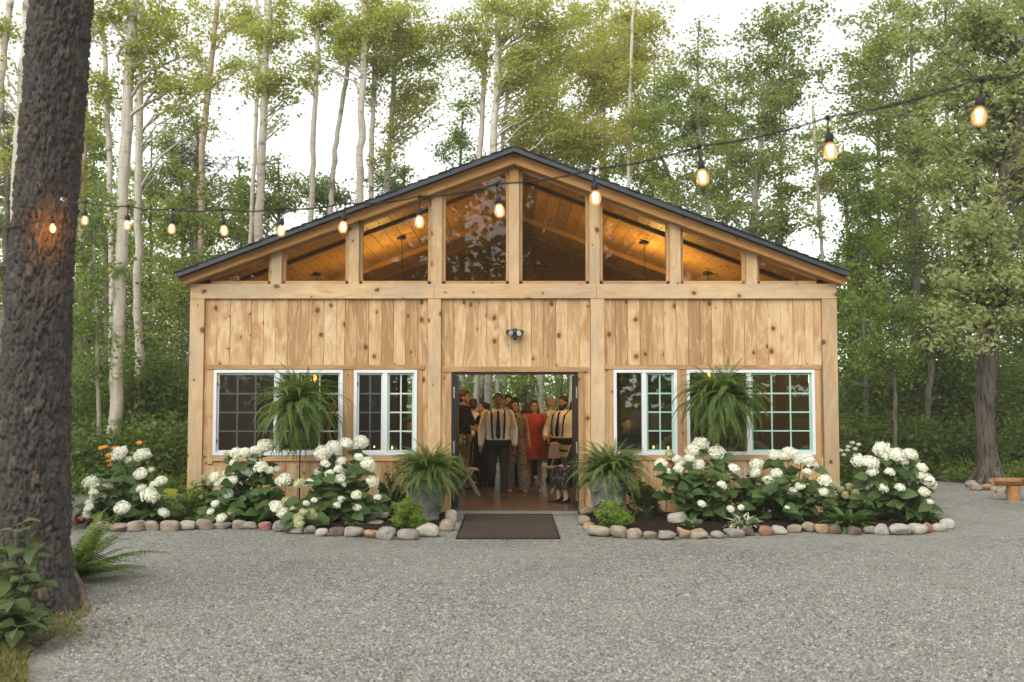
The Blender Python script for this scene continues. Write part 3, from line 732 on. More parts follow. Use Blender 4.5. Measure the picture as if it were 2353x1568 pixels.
aspen('thick pale aspen standing right behind the big dark trunk', [(70,-40,22),(62,60,23),(50,240,25),(42,380,26)], 17.5, [(100,-60,90,40,.6),(10,170,40,50,.6)], base=30)
aspen('slender bent aspen just right of the big dark trunk', [(230,40,9),(240,100,10),(250,300,12),(256,610,13)], 22, [(225,60,50,50),(235,190,60,70),(215,250,40,60,.8)], base=258)
aspen('thickest white aspen left of the barn, bare from base to top', [(307,-30,22),(305,20,23),(290,282,25),(282,443,26),(278,629,27),(265,900,29),(262,1020,31)], 18.6, [(350,40,100,60,.9),(300,120,60,60,.6),(420,100,70,50,.8),(360,170,80,40,.8),(230,30,50,60,.7)], base=261, lsize=.08)
aspen('straight pale aspen close beside the thickest white one', [(322,0,16),(320,282,17),(316,605,18),(318,800,18)], 20.5, [(390,50,80,50,.8),(330,30,60,50,.7),(450,170,80,50,.8),(410,220,70,45,.8),(470,270,45,45,.6)], base=319)
aspen('pinkish aspen trunk halfway between two left aspens, in the leaves', [(197,226,12),(192,400,13),(185,630,15)], 25, [(190,300,40,80,.8),(180,430,40,60,.8)], base=184, bark='pinkbark' if 'pinkbark' in M else 'pinebark')
aspen('pinkish forked trunk above the barn roof left eave', [(500,0,11),(490,110,12),(476,226,14),(464,343,15),(462,480,15)], 25, [(525,50,80,60),(540,150,50,40),(470,180,40,60,.7),(440,100,40,50,.7)], base=460, bark='pinebark')
def leftlimbs(w, off, xs, rr, rg):
    pass
aspen('tall pale aspen rising from behind the low left roof slope', [(617,-20,17),(615,20,17),(606,222,18),(600,400,19),(594,545,20)], 22.5, [(600,50,70,60),(660,30,40,60),(655,205,60,35),(630,175,60,40,.9),(680,225,30,20,.7),(645,275,30,20,.5),(570,190,50,40,.8)], base=590, lsize=.085)
aspen('thin crooked aspen leaning beside the tall one over the left slope', [(590,10,6),(597,41,7),(594,140,8),(587,300,9),(579,470,9),(574,560,9)], 24.5, [(585,110,35,60,.8),(560,40,40,40,.8)], base=570)
aspen('lone straight white aspen in the sky gap above the left slope', [(731,-20,10),(730,20,11),(730,127,11),(719,317,12.5),(715,480,13)], 25.5, [(745,70,50,60),(715,130,40,40,.9),(705,190,25,25,.7),(760,20,50,40,.8)], base=712, lsize=.085)
aspen('aspen leaning to the right with a broken branch stub', [(808,90,9),(800,143,10),(793,206,11),(774,317,12),(762,444,12),(758,510,12)], 26, [(800,100,55,40,.8),(780,50,60,40,.7)], base=745)
aspen('first of three close white aspens over the middle of the left slope', [(838,-20,14),(838,60,15),(835,159,16),(828,317,17),(825,470,18)], 25, [(820,30,90,60),(770,90,70,50),(850,110,40,50,.9),(870,10,60,40,.9),(745,130,40,30,.6)], base=821, lsize=.085)
aspen('second of three close white aspens over the middle of the left slope', [(868,20,9),(866,60,10),(860,190,11),(854,300,12),(852,460,12)], 25.8, [(880,60,60,60,.9),(900,140,50,50,.8),(860,210,35,50,.6),(885,330,40,50,.8)], base=848, lsize=.085)
aspen('third and rightmost of three close white aspens over the left slope', [(916,30,9),(914,63,10),(904,190,11),(896,330,12),(887,460,13)], 26.5, [(950,40,100,70,1),(1035,60,50,70,.8),(1045,170,30,50,.6),(1035,240,25,25,.5),(985,120,90,60,1),(1000,200,60,50,.9),(955,220,50,50,.8),(930,300,45,60,.8),(970,270,40,25,.6),(900,110,60,50,.8)], base=876, lsize=.085)
aspen('thinner left one of the twin white aspens above the ridge', [(1120,-20,10),(1119,20,10),(1112,190,11),(1103,365,12)], 26.5, [(1080,50,50,60,.9),(1105,130,40,60,.9),(1060,110,30,40,.6),(1085,190,25,40,.6)], base=1092, lsize=.085)
aspen('thicker right one of the twin white aspens above the ridge', [(1152,-20,15),(1150,20,15),(1142,159,16),(1133,343,17)], 25.5, [(1200,60,100,80),(1260,150,100,70),(1190,180,60,60,.9),(1280,50,90,70),(1230,260,80,50,.9),(1300,240,70,50,.9)], base=1120, lsize=.085)
aspen('slim aspen half hidden in leaves right of the ridge twins', [(1178,100,7),(1171,168,8),(1157,301,9),(1150,380,9)], 27.5, [(1270,300,90,60,1.2),(1200,320,60,60,1.1),(1340,320,80,60,1),(1330,120,70,80,1)], base=1140, leaf='l_yellow', lsize=.085)
aspen('pale aspen leaning right with bright yellow green leaves', [(1468,-10,6),(1440,80,7),(1412,165,8),(1385,240,9),(1363,310,10),(1345,420,10)], 28, [(1420,70,90,90),(1490,60,70,60,.9),(1380,190,90,80),(1440,190,60,60,.9),(1370,310,80,70),(1520,110,40,50,.7)], base=1300, leaf='l_yellow', lsize=.09)
aspen('thin straight white aspen in leaves above the right slope', [(1456,20,6),(1453,60,7),(1448,240,8),(1443,430,9)], 25.5, [(1455,180,60,70,.8),(1420,280,70,60,.8),(1480,330,50,60,.8)], base=1440, leaf='l_yellow')
aspen('thin pale aspen in the sky gap above the low right slope', [(1868,240,7),(1872,297,8),(1880,445,9),(1886,530,9),(1892,640,9)], 27, [(1880,330,50,50,1),(1840,470,35,30,.6),(1870,510,40,25,.7),(1915,400,35,60,.9)], base=1894, lsize=.085)
MAP = 'green broadleaf trees around the barn'
def bl(label, tr, Y, blobs, **kw):
    kw.setdefault('bark', 'greybark'); kw.setdefault('leaf', 'l_maple'); kw.setdefault('name', 'broadleaf_tree'); kw.setdefault('lsize', .08); kw.setdefault('dens', 640)
    return tree(label, tr, Y, blobs, group=MAP, **kw)
bl('small light green tree standing alone just left of the ridge', [(1063,260,4),(1060,330,6),(1056,420,7)], 30, [(1062,260,40,45,1),(1035,330,40,40,1),(1075,320,40,50,1),(1010,350,30,20,.6)], base=1055, leaf='l_green')
bl('tall maple with a thin top above the right roof slope', [(1605,60,4),(1603,158,7),(1606,280,9),(1613,429,11),(1636,520,13)], 25, [(1612,70,45,28,.7),(1590,120,40,35,.6),(1570,180,75,45,1),(1640,210,55,50,1),(1540,260,80,55,1.05),(1620,300,90,60,1.1),(1560,350,90,50,1.1),(1520,420,70,50,1),(1640,390,70,60,1)], base=1640)
bl('maple forking low above the middle of the right slope', [(1500,330,5),(1530,380,8),(1545,430,10),(1550,500,11)], 27, [(1480,380,70,60,1.1),(1560,440,80,50,1.1),(1500,250,60,60,1)], base=1552, bark='darkbark')
bl('broad multi stemmed maple over the right roof slope', [(1765,100,4),(1760,220,8),(1748,330,12),(1740,429,14),(1730,510,16)], 23.5, [(1730,60,60,50,.9),(1790,70,70,60,1),(1850,50,70,60,1),(1700,150,80,50,1),(1790,170,80,60,1),(1860,180,70,60,1),(1740,260,90,50,1.05),(1830,280,70,50,.9),(1690,340,70,50,1.1),(1770,380,70,50,1),(1690,450,60,50,1.1),(1790,470,50,40,.9),(1740,500,60,40,1)], base=1722, limb=.5, bark='greybark')
bl('bushy maple top showing over the lowest left roof slope', [(640,380,5),(640,480,8),(638,560,9)], 26, [(640,400,55,45,1.1),(600,440,60,50,1.1),(670,450,60,40,1.1),(560,470,60,60,1),(520,520,60,50,1)], base=636, bark='darkbark')
bl('bushy maple top behind the three close aspens', [(760,400,5),(758,470,8),(755,540,9)], 28, [(740,420,60,40,1.1),(790,430,60,50,1.1),(720,460,60,40,1),(690,400,40,30,.7)], base=752, bark='darkbark')
bl('round green tree top peeping over the left slope below the ridge', [(930,380,4),(928,440,7),(925,500,8)], 28, [(925,410,50,35,1.1),(890,430,40,40,1.1),(850,400,40,50,.7)], base=924, bark='darkbark')
bl('dense maple filling the gap left of the barn eave', [(440,420,6),(442,520,9),(440,700,12),(436,860,13)], 21, [(440,430,60,50,1),(390,480,70,50,1.1),(460,520,50,50,1.1),(370,560,60,60,1.1),(440,600,50,50,1.1),(400,660,60,50,1.1),(360,720,60,50,1)], base=436, bark='darkbark')
bl('dark pine with ragged tufts between the left aspens', [(452,260,6),(455,380,9),(450,520,12),(448,640,13)], 27, [(450,290,50,25,1),(430,340,60,25,1),(490,360,60,30,1),(410,400,60,30,1),(500,430,60,30,1),(440,470,60,30,1),(380,330,40,25,.8)], base=446, bark='darkbark', leaf='l_needle', lsize=.17, wid=.13, dens=900, name='pine_tree', droop=-.1)
bl('leafy maple sapling right of the big dark trunk', [(215,560,6),(222,700,9),(226,900,10),(228,1020,10)], 18.5, [(200,440,50,50,.8),(230,500,50,50,.9),(190,560,40,60,1),(240,620,50,50,1),(210,700,60,60,1.1),(190,800,50,60,1.1),(250,790,50,60,1)], base=230, leaf='l_green', bark='greybark')
bl('dark limbed tree filling the low sky between left aspens', [(222,470,8),(240,540,12),(246,700,16),(248,850,18)], 24, [(225,420,50,40,.8),(270,560,45,50,.7),(300,640,50,60,.9),(350,640,40,60,.8),(210,640,45,40,.8),(330,480,50,40,.9)], base=250, bark='darkbark')
bl('shaded pine behind the left edge, left of the big dark trunk', [(20,300,8),(15,500,12),(10,800,14)], 24, [(20,260,60,40,1),(10,340,70,40,1),(30,420,60,40,1),(10,520,60,50,1),(25,620,60,60,1)], base=8, bark='darkbark', leaf='l_needle', lsize=.16, wid=.14, dens=850, name='pine_tree', droop=-.1)
# right side
bl('slim dark trunked maple just beyond the barn right corner', [(1965,330,5),(1975,480,8),(1985,700,11),(1990,950,12)], 23, [(1960,380,60,50,.8),(1990,460,60,50,.9),(1950,540,40,40,.7),(2010,560,70,50,1.05),(1960,640,50,50,1),(2010,700,80,50,1.1),(1965,760,50,60,1.1)], base=1992, leaf='l_green', bark='darkbark')
bl('tall dark limbed maple in the middle of the right wood', [(2030,150,5),(2069,234,8),(2093,282,11),(2109,400,13),(2108,600,15),(2106,768,17),(2110,980,18)], 24, [(1990,120,70,60,1),(2050,70,80,60,1),(2000,230,70,60,.9),(2090,190,80,70,1),(2030,320,80,60,.95),(2110,350,80,70,1),(2060,440,80,60,1),(2130,520,80,60,1.05),(2070,590,70,50,1),(1930,180,50,60,.8)], base=2110, bark='darkbark', leaf='l_maple')
bl('fresh green sapling layer low in the right wood beside the barn', [(2040,640,5),(2052,760,8),(2056,900,9)], 20.5, [(2000,690,60,40,1.1),(2060,740,80,40,1.2),(1990,800,60,50,1.2),(2060,840,70,50,1.1),(2110,690,50,40,1)], base=2058, leaf='l_green', bark='darkbark')
bl('dark stemmed maple at the back of the right wood', [(2165,560,8),(2160,700,11),(2140,850,14),(2130,970,15)], 23, [(2150,620,70,50,1.1),(2190,700,70,60,1.1),(2120,760,60,50,1.1),(2180,800,60,50,1)], base=2128, leaf='l_dark', bark='darkbark')
bl('shady broadleaf tree closing the wood at the right edge', [(2400,300,20),(2410,700,24),(2412,900,25)], 25, [(2330,620,80,60,1.1),(2350,720,70,70,1.1),(2380,480,70,80,1),(2340,850,60,60,1)], base=2412, leaf='l_dark', bark='darkbark')
def oak_roots(w, off, xs, rr, rg):
    for a in (.2, 2.6, 3.7, 5.0):
        d = np.array((math.cos(a), math.sin(a), 0)); w.tube([(0,0,.45)+d*.1, (0,0,.18)+d*.26, (0,0,.0)+d*.42, (0,0,-.1)+d*.55], [.08,.08,.055,.025], 9)
tree('big oak with ridged bark and silvery drooping leaves at right', [(2352,250,22),(2340,290,29),(2310,400,31),(2296,500,36),(2284,640,39),(2270,800,42),(2261,920,43),(2264,1020,45)], 20.0,
     [(2180,70,130,80,1),(2300,60,110,80,1),(2230,180,120,80,1),(2320,190,90,90,.9),(2140,170,80,70,.8),(2170,290,90,60,.9,-.5),(2250,330,80,60,.8,.8),(2150,400,90,60,1,-.5),(2230,450,90,60,1.05,-1.2),(2345,480,60,70,.8,1.2),
      (2180,530,90,50,1.05,-1.2),(2240,590,70,45,1.0,-1.2),(2200,650,90,45,1.1,-1.6),(2320,620,80,60,1.1,-1.2),(2180,730,70,35,1.1,-1.8),(2235,715,60,32,1.0,-1.6),(2150,790,50,25,.9,-1.8),(2220,785,50,25,.9,-1.8),(2330,730,60,40,1,-1),(2400,100,90,120,1),(2400,380,80,120,1)],
     bark='oakbark', leaf='l_oak', name='oak_tree', lsize=.115, dens=800, base=2274, wid=.55, limb=.35, top=3.0, extra=oak_roots, depth=.9, zlow=3.2, gnarl=.05, droop=.55)
# trees that show through the open barn doors, and the wood around
BARNREAR = 'tree trunks seen through the barn'
rear = [(1057,20,29,'pale thick trunk seen at the left side of the doorway view', 'aspen'),(1078,13,31,'greyer trunk right next to the leftmost one in the doorway', 'greybark'),(1112,24,28.5,'thickest grey trunk seen through the doorway above the guests', 'greybark'),
        (1157,11,32,'slim pale trunk just above the mustached man seen through the doorway', 'aspen'),(1205,13,30,'dark straight trunk in the middle of the doorway view', 'darkbark'),(1222,11,31,'dark trunk slightly tilted right of the doorway middle', 'darkbark'),(1238,19,29.5,'pale banded trunk right of the two dark doorway trunks', 'aspen'),(1284,15,33,'pale trunk near the bright gap in the doorway view', 'aspen'),(1306,9,35,'thin dark trunk at the right of the doorway view', 'darkbark')]
for px, w, Y, lab, bk in rear:
    tree(lab, [(px+4,560,w*.7),(px+2,760,w*.9),(px,930,w)], Y, [(px,700,50,40,.5),(px+20,800,40,30,.5),(px-10,875,30,22,.55,-1.0)], bark=bk, leaf='l_green', name='tree', group=BARNREAR, lsize=.09)
# trees standing behind the photographer; they show only as reflections in the gable glass
XB = [(-9.5,-13,13),(-5.2,-17,15),(-2.6,-21,16),(1.9,-19,15),(4.6,-15,14),(8.8,-13,13),(.2,-30,17),(-14,-16,15),(-7.4,-20,17),(6.8,-21,18),(12.5,-17,16),(3.6,-24,18),(-12,-24,19),(11,-26,19)]
for i, (x, y, h) in enumerate(XB):
    Yb = 20.; rg = np.random.default_rng(40+i)
    t = empty('tree', (x, y, 0), 0, None, 'tree', 'trees behind the viewpoint'); t['label'] = ['leafy tree left behind the viewpoint','tall tree second from left behind the viewpoint','tall tree left of the open gap behind the viewpoint','tall tree right of the open gap behind the viewpoint','leafy tree second from right behind the viewpoint','leafy tree far right behind the viewpoint','farthest tree standing behind the viewpoint','outermost left tree behind the viewpoint','second row tree at left behind the viewpoint','second row tree at right behind the viewpoint','outermost right tree behind the viewpoint','second row tree near the middle behind the viewpoint','back row tree at far left behind the viewpoint','back row tree at far right behind the viewpoint'][i]
    ob('trunk', Acc().tube([(0,0,-.1),(.1,0,h*.4),(.0,.1,h)], [.24,.18,.05], 8).mesh('trunk', M['darkbark'], True), t)
    P = []
    for k in range(60 if i not in (2,6) else 34):
        v = rg.normal(size=3); v /= np.linalg.norm(v); c = np.array((0,0,h*.62))+v*np.array((2.5,2.5,h*.38))*rg.random()**.4
        P.append(c+rg.normal(size=(26,3))*.42)
    V, F = leaf_cloud(np.concatenate(P), .5, rg); ob('crown', mesh_from('crown', V, [F], M['l_maple']), t)
# undergrowth and far wood: masses nobody could count
BACK = 'trees standing farther back in the wood'
def back(label, px, top, Y, wd, spanx, y0, y1, n, seed, leaf='l_maple', bark='darkbark'):
    rg = np.random.default_rng(seed); H = y1-y0
    blobs = [(px+rg.uniform(-1,1)*spanx*1.5*(.45+.55*math.sin(math.pi*(.15+.8*(i+.5)/n))), y0+H*(i+.5)/n+rg.normal()*8, rg.uniform(50,85), rg.uniform(24,38), rg.uniform(.9,1.15)) for i in range(n)]
    lean = rg.uniform(-18,18)
    return tree(label, [(px+lean,top,wd*.35),(px+lean*.6,(top+600)/2,wd*.7),(px,800,wd)], Y, blobs, bark=bark, leaf=leaf, name='broadleaf_tree', group=BACK, lsize=.10, dens=430, base=px, seed=seed, limb=.45)
back('far tree in the right wood nearest the barn corner', 1955, 330, 29, 10, 55, 340, 760, 15, 1, 'l_green')
back('far tree in the right wood behind the slim maple', 2020, 60, 31, 12, 70, 40, 700, 20, 2)
back('far tree in the right wood behind the tall dark limbed maple', 2095, 20, 29.5, 13, 70, 0, 720, 20, 3)
back('far tree in the right wood left of the oak trunk', 2180, 0, 28, 14, 75, -20, 760, 22, 4)
back('far tree in the right wood behind the oak trunk', 2275, 0, 29, 14, 75, -20, 800, 22, 5)
back('far tree in the right wood at the picture edge', 2360, 0, 28, 14, 70, -20, 820, 20, 6, 'l_dark')
back('far tree behind the right slope between two maples', 1672, 130, 31, 9, 55, 150, 520, 13, 7)
back('far tree behind the right slope, below the broad maple', 1800, 150, 30, 9, 60, 190, 540, 12, 8)
back('far tree behind the right slope near the leaning aspen', 1495, 130, 32, 9, 60, 150, 470, 12, 9, 'l_green')
back('far tree behind the ridge right of the white twins', 1290, 60, 33, 9, 80, 40, 380, 12, 10, 'l_aspen')
back('far yellowish tree behind the leaning aspen', 1400, 20, 34, 9, 70, 0, 400, 12, 11, 'l_yellow')
back('far tree in the left wood beside the barn eave', 420, 300, 29, 9, 55, 320, 780, 13, 12)
back('far tree in the left wood between the two white trunks', 345, 300, 30, 9, 50, 310, 800, 13, 13)
back('far tree in the left wood close to the dark trunk', 205, 270, 28, 9, 45, 280, 800, 13, 14, 'l_green')
back('far tree low behind the left roof slope', 560, 360, 30, 8, 60, 380, 560, 7, 15)
back('far tree left of the big dark trunk', 20, 240, 27, 9, 45, 260, 800, 13, 16)
def mass(name, boxes, leaf, size, seed, wid=.75, spread=.28):
    rg = np.random.default_rng(seed); P = []
    for (px0, px1, py0, py1, Y0, Y1, ncl, per) in boxes:
        for k in range(ncl):
            Y = Y0+(Y1-Y0)*rg.random(); px = px0+(px1-px0)*rg.random(); py = py1+(py0-py1)*rg.random()**1.3
            c = np.array(at(px, py, Y)); c[2] = max(c[2], .12)
            P.append(c+rg.normal(size=(per,3))*spread*np.array((1,1,.75))*(.6+.8*rg.random()))
    P = np.concatenate(P); P[:,2] = np.abs(P[:,2]); LEAFN[0] += len(P)
    V, F = leaf_cloud(P, size, rg, wid); return tag(ob(name, mesh_from(name, V, [F], M[leaf])), kind='stuff')
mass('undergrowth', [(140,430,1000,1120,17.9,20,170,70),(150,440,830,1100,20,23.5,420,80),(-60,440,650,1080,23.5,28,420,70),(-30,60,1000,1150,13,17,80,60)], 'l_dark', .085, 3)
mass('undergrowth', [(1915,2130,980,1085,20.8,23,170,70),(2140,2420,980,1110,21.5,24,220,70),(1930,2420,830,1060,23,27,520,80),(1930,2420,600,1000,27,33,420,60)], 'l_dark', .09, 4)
mass('undergrowth', [(1015,1345,985,1105,27,31,260,60),(1015,1345,860,1060,30,36,300,60),(850,1015,850,1080,28,36,160,60),(1345,1600,860,1080,28,36,160,60)], 'l_green', .09, 5, spread=.34)
mass('woodland', [(-300,700,740,1060,34,46,620,60),(-300,470,420,780,32,44,300,60),(600,1800,800,1060,38,48,420,55),(1700,2700,640,1060,34,46,760,60)], 'l_maple', .15, 6, spread=.6)
def rear_wood():
    rg = np.random.default_rng(77); n = 420; c = np.stack([rg.uniform(-26, 26, n), rg.uniform(-30, -19, n), 7.5*rg.random(n)**1.3+.4], 1)
    P = (c[:,None,:]+rg.normal(size=(n,26,3))*np.array((.9,.9,.6))).reshape(-1,3); P[:,2] = np.abs(P[:,2])
    V, F = leaf_cloud(P, .55, rg, .75); tag(ob('woodland', mesh_from('woodland', V, [F], M['l_maple'])), kind='stuff')
rear_wood()
mass('ground_cover', [(150,440,1085,1128,17.2,18.6,60,40),(2000,2240,1082,1098,20.5,21.6,40,40),(2290,2400,1090,1110,20.3,21.4,40,40)], 'l_green', .06, 7, spread=.16)
print('leaves', LEAFN[0])
# ------------------------------------------------------------------ the big dark trunk at left, with plates of bark
def cellnoise(u, v, seed, nu):
    """jittered-grid Voronoi, periodic in u with nu cells: F1, F2 and the id of the nearest cell"""
    iu = np.floor(u).astype(int); iv = np.floor(v).astype(int)
    def h(a, b, s): 
        x = np.sin((a % nu)*127.1+b*311.7+s*74.7+seed)*43758.5453; return x-np.floor(x)
    d1 = np.full(u.shape, 9.); d2 = np.full(u.shape, 9.); idd = np.zeros(u.shape)
    for du in (-1,0,1):
        for dv in (-1,0,1):
            a, b = iu+du, iv+dv
            d = np.hypot(a+.1+.8*h(a,b,1)-u, b+.1+.8*h(a,b,2)-v)
            new = d < d1; d2 = np.where(new, d1, np.minimum(d2, d)); idd = np.where(new, h(a,b,3), idd); d1 = np.where(new, d, d1)
    return d1, d2, idd
def big_trunk():
    Y = 8.15
    prof = [(141,0,128),(119,300,128),(94,600,131),(79,900,141),(72,1200,156),(68,1330,176),(66,1392,226)]
    cs = [(at(px, py, Y), w*mpp(Y)/2) for px, py, w in prof][::-1]
    zz = np.array([c.z for c, r in cs]); xx = np.array([c.x for c, r in cs]); rr = np.array([r for c, r in cs])
    zz = np.append(zz, 13.0); xx = np.append(xx, xx[-1]+.75); rr = np.append(rr, .12); zz[0] = -.05
    nz, nt = 430, 170
    z = np.concatenate([np.linspace(-.05, 5.4, nz-40), np.linspace(5.45, 13, 40)]); th = np.linspace(0, 2*np.pi, nt, endpoint=False)
    cx = np.interp(z, zz, xx); r0 = np.interp(z, zz, rr)
    T, Zg = np.meshgrid(th, z); 
    def fbm(a, f, sd):
        o = 0
        for q in range(4): o = o+np.sin(a*f*(2**q)*3+Zg*f*2.1*(2**q)+sd+q*1.7+1.3*np.sin(Zg*f*(2**q)*1.7+a*2+sd))/(1.7**q)
        return o
    wu = .16*fbm(T, 5, 1.0); wv = .16*fbm(T, 7, 4.0)
    d1, d2, idd = cellnoise(T/(2*np.pi)*40+wu, Zg*9.0+wv*1.3, 3.3, 40)
    e1, e2, ide = cellnoise(T/(2*np.pi)*88+wu*2.2, Zg*15+wv*2.5, 9.1, 88)
    plate = np.clip((d2-d1)*4.5, 0, 1); flake = np.clip((e2-e1)*4, 0, 1)
    disp = .027*plate*(.35+1.0*idd)+.016*flake*(.15+1.1*ide)-.021+.003*fbm(T, 23, 2.0)
    flare = np.clip((.75-Zg)/.75, 0, 1)**2
    disp += flare*.16*np.maximum(0, np.cos(T*5+.9))**2*(r0[:,None])
    Rr = r0[:,None]+disp
    V = np.stack([cx[:,None]+Rr*np.cos(T), Y+Rr*np.sin(T), Zg+.004*idd], -1)
    i = np.arange(nz*nt).reshape(nz, nt); j = np.roll(i, -1, 1)
    F = np.stack([i[:-1], j[:-1], j[1:], i[1:]], -1).reshape(-1,4)
    k = NT('dark_plated_pine_bark'); at_ = k.n('Attribute', attribute_name='plate').outputs
    co = k.n('NewGeometry').outputs['Position']; n1 = k.noise(k.vmul(co, (30,30,12)), 1, 5, .65); n2 = k.noise(co, 2.1, 3)
    sep = k.n('SeparateXYZ', {0: at_['Vector']}).outputs
    col = k.mix(n1, (.034,.030,.027), (.100,.092,.085))
    col = k.mix(k.math('MULTIPLY', k.ramp(sep[1], [(.86, 0.0), (.98, 1.0)]), .65), col, (.13,.092,.062))
    col = k.mix(k.ramp(sep[1], [(.0, .5), (.25, 0.0)]), col, (.15,.142,.13))
    col = k.mix(k.ramp(sep[0], [(.05, .9), (.4, 0.0)]), col, (.012,.010,.008))  # furrows coloured darker: dirt, plus painted shade that the soft light leaves out
    bm = k.end(k.bsdf(col, .9, k.bump(n1, .8, .008), .2))
    root = empty('pine_tree', (cx[0], Y, 0), 0, 'massive dark pine trunk with plated bark in the left foreground', 'tree')
    V[...,0] -= cx[0]; V[...,1] -= Y
    me = mesh_from('trunk', V.reshape(-1,3), [F], bm, True)
    A = me.attributes.new('plate', 'FLOAT_VECTOR', 'POINT'); A.data.foreach_set('vector', np.stack([plate, idd, ide], -1).astype(np.float32).ravel())
    ob('trunk', me, root)
    rt_ = Acc(); b0 = np.array(gnd(150,1340))-np.array((cx[0],Y,0)); b1 = np.array(gnd(193,1398))-np.array((cx[0],Y,0))
    rt_.tube([b0+(-.25,.2,.22), b0+(-.08,.06,.13), b0*.5+b1*.5+(0,0,.07), b1+(0,0,.015), b1+(.07,-.05,-.05)], [.13,.11,.075,.045,.02], 12)
    ob('root', rt_.mesh('root', barkmat('root_bark', (.13,.095,.07), (.23,.165,.12), (.06,.045,.035)), True), root)
    rg = np.random.default_rng(5); P = []; br = Acc()
    for q in range(26):                            # boughs far above the frame
        a = rg.random()*6.28; z0 = 7.2+5.2*rg.random(); L = (13.6-z0)*.42+.7
        s = np.array((np.interp(z0, zz, xx)-cx[0], 0, z0)); e = s+np.array((math.cos(a)*L, math.sin(a)*L, .3*L))
        B = bez(s, (s+e)/2+(0,0,-.1), e, 5); br.tube(B, [.05,.04,.03,.02,.01], 5)
        for w in range(10): P.append(B[2]+(B[4]-B[2])*rg.random()+rg.normal(size=(60,3))*.22)
    ob('bough', br.mesh('bough', M['darkbark'], True), root)
    Vc, Fc = leaf_cloud(np.concatenate(P), .17, rg, .12, .2, -.1); ob('crown', mesh_from('crown', Vc, [Fc], M['l_needle']), root)
    return root
big_trunk()
# grey plank shed showing at the left edge behind the trunk
sh = empty('plank_fence', (at(-60,900,12).x, 12.2, 0), 0, 'weathered grey plank fence at the far left edge behind the dark trunk', 'fence')
zt = at(0, 717, 12).z; x1 = at(15, 860, 12).x-sh.location.x
for i in range(11):
    z0 = zt*i/11; ob('plank', Acc().box((-1.6,-.02,-zt/22+.003),(x1-.0,.02,zt/22-.003)).mesh('plank', M['shed']), sh, Matrix.Translation((random.uniform(-.006,.006),random.uniform(-.006,.004),z0+zt/22)))
for q in (-1.2, x1-.16): ob('post', Acc().box((q,.022,-.1),(q+.09,.11,zt-.01)).mesh('post', M['shed']), sh)

# ------------------------------------------------------------------ string of bulbs from the trunk to the upper right
sA = np.array(at(145, 456, 7.88)); sB = np.array(at(2250, 181, 3.70)); dirx = sB-sA
knots_px = [(196,464.6),(293,473),(396,479.5),(514,481),(647,478.4),(790,467),(964,451),(1146,421.6),(1367,387.5),(1611.7,335),(1905.5,269),(2250,181)]
def on_line(px, py):
    q = (px-1176.5)/FPX
    # plan line through sA, sB: solve for the depth where that line crosses the pixel column
    best = None
    for t in np.linspace(-.05, 1.3, 5401):
        x = sA[0]+dirx[0]*t; y = sA[1]+dirx[1]*t; z = at(px, py, y); e = abs(z.x-x)
        if best is None or e < best[0]: best = (e, z)
    return np.array(best[1])
knots = [on_line(*k) for k in knots_px]
end = on_line(2420, 143)
M['amberglass'] = None
def bulbglass():
    k = NT('amber_bulb_glass')
    lw = k.n('LayerWeight', {'Blend': .35}).outputs['Facing']
    t = k.n('BsdfTransparent', {'Color': (1,.80,.52)}).outputs[0]; g = k.n('BsdfGlossy', {'Roughness': .03, 'Color': (1,.9,.75)}).outputs[0]
    e = k.n('Emission', {'Color': (1,.50,.17), 'Strength': .8}).outputs[0]
    s = k.n('MixShader', {0: .55, 1: t, 2: e}).outputs[0]
    return k.end(k.n('MixShader', {0: k.math('MULTIPLY', lw, .25), 1: s, 2: g}).outputs[0])
M['amberglass'] = bulbglass(); M['filament'] = glow('hot_filament', (1, .80, .48), 14)
stl = empty('string_lights', tuple(sA), 0, 'black string of amber bulbs sagging from the dark trunk across to the upper right', 'string lights')
cab = Acc(); chain = [sA]+knots+[end]; path = []
for a, b in zip(chain[:-1], chain[1:]):
    n_ = 7
    for i in range(n_): 
        t = i/n_; p = a+(b-a)*t; p = p-np.array((0,0,.018))*4*t*(1-t); path.append(p)
path.append(end); cab.tube(np.array(path)-sA, [.0052]*len(path), 6)
cab2 = np.array([np.array(at(x, y, d)) for x, y, d in ((145,456,7.86),(128,482,7.84),(95,507,7.84),(60,516,7.86),(25,523,7.95),(5,523,8.15))])
cab.tube(cab2-sA, [.006]*len(cab2), 6)
ob('cable', cab.mesh('cable', M['rubber'], True), stl)
hook = Acc().tube(np.array([(0,.06,0),(0,-.02,.0),(0,-.04,-.02),(0.02,-.04,-.03),(.03,-.02,-.01)]), [.007]*5, 6); ob('hook', hook.mesh('hook', M['steel'], True), stl)
gp, gq = lathe([(.0005,-.074),(.012,-.072),(.021,-.065),(.0255,-.053),(.0270,-.042),(.0255,-.030),(.021,-.018),(.0145,-.008),(.0135,0)], 20)
gmesh = mesh_from('bulb_glass', gp, [gq], M['amberglass'], True)
smesh = Acc().tube([(0,0,-.004),(0,0,.004),(0,0,.026),(0,0,.037),(0,0,.042)], [.015,.0185,.0175,.011,.006], 14).mesh('socket', M['rubber'], True)
fm = Acc()
for k in range(4):
    a = k*math.pi/2; fm.tube([(.009*math.cos(a),.009*math.sin(a),-.016),(.0065*math.cos(a+.3),.0065*math.sin(a+.3),-.058)], [.0028,.0028], 5)
fmesh = fm.mesh('filament', M['filament'])
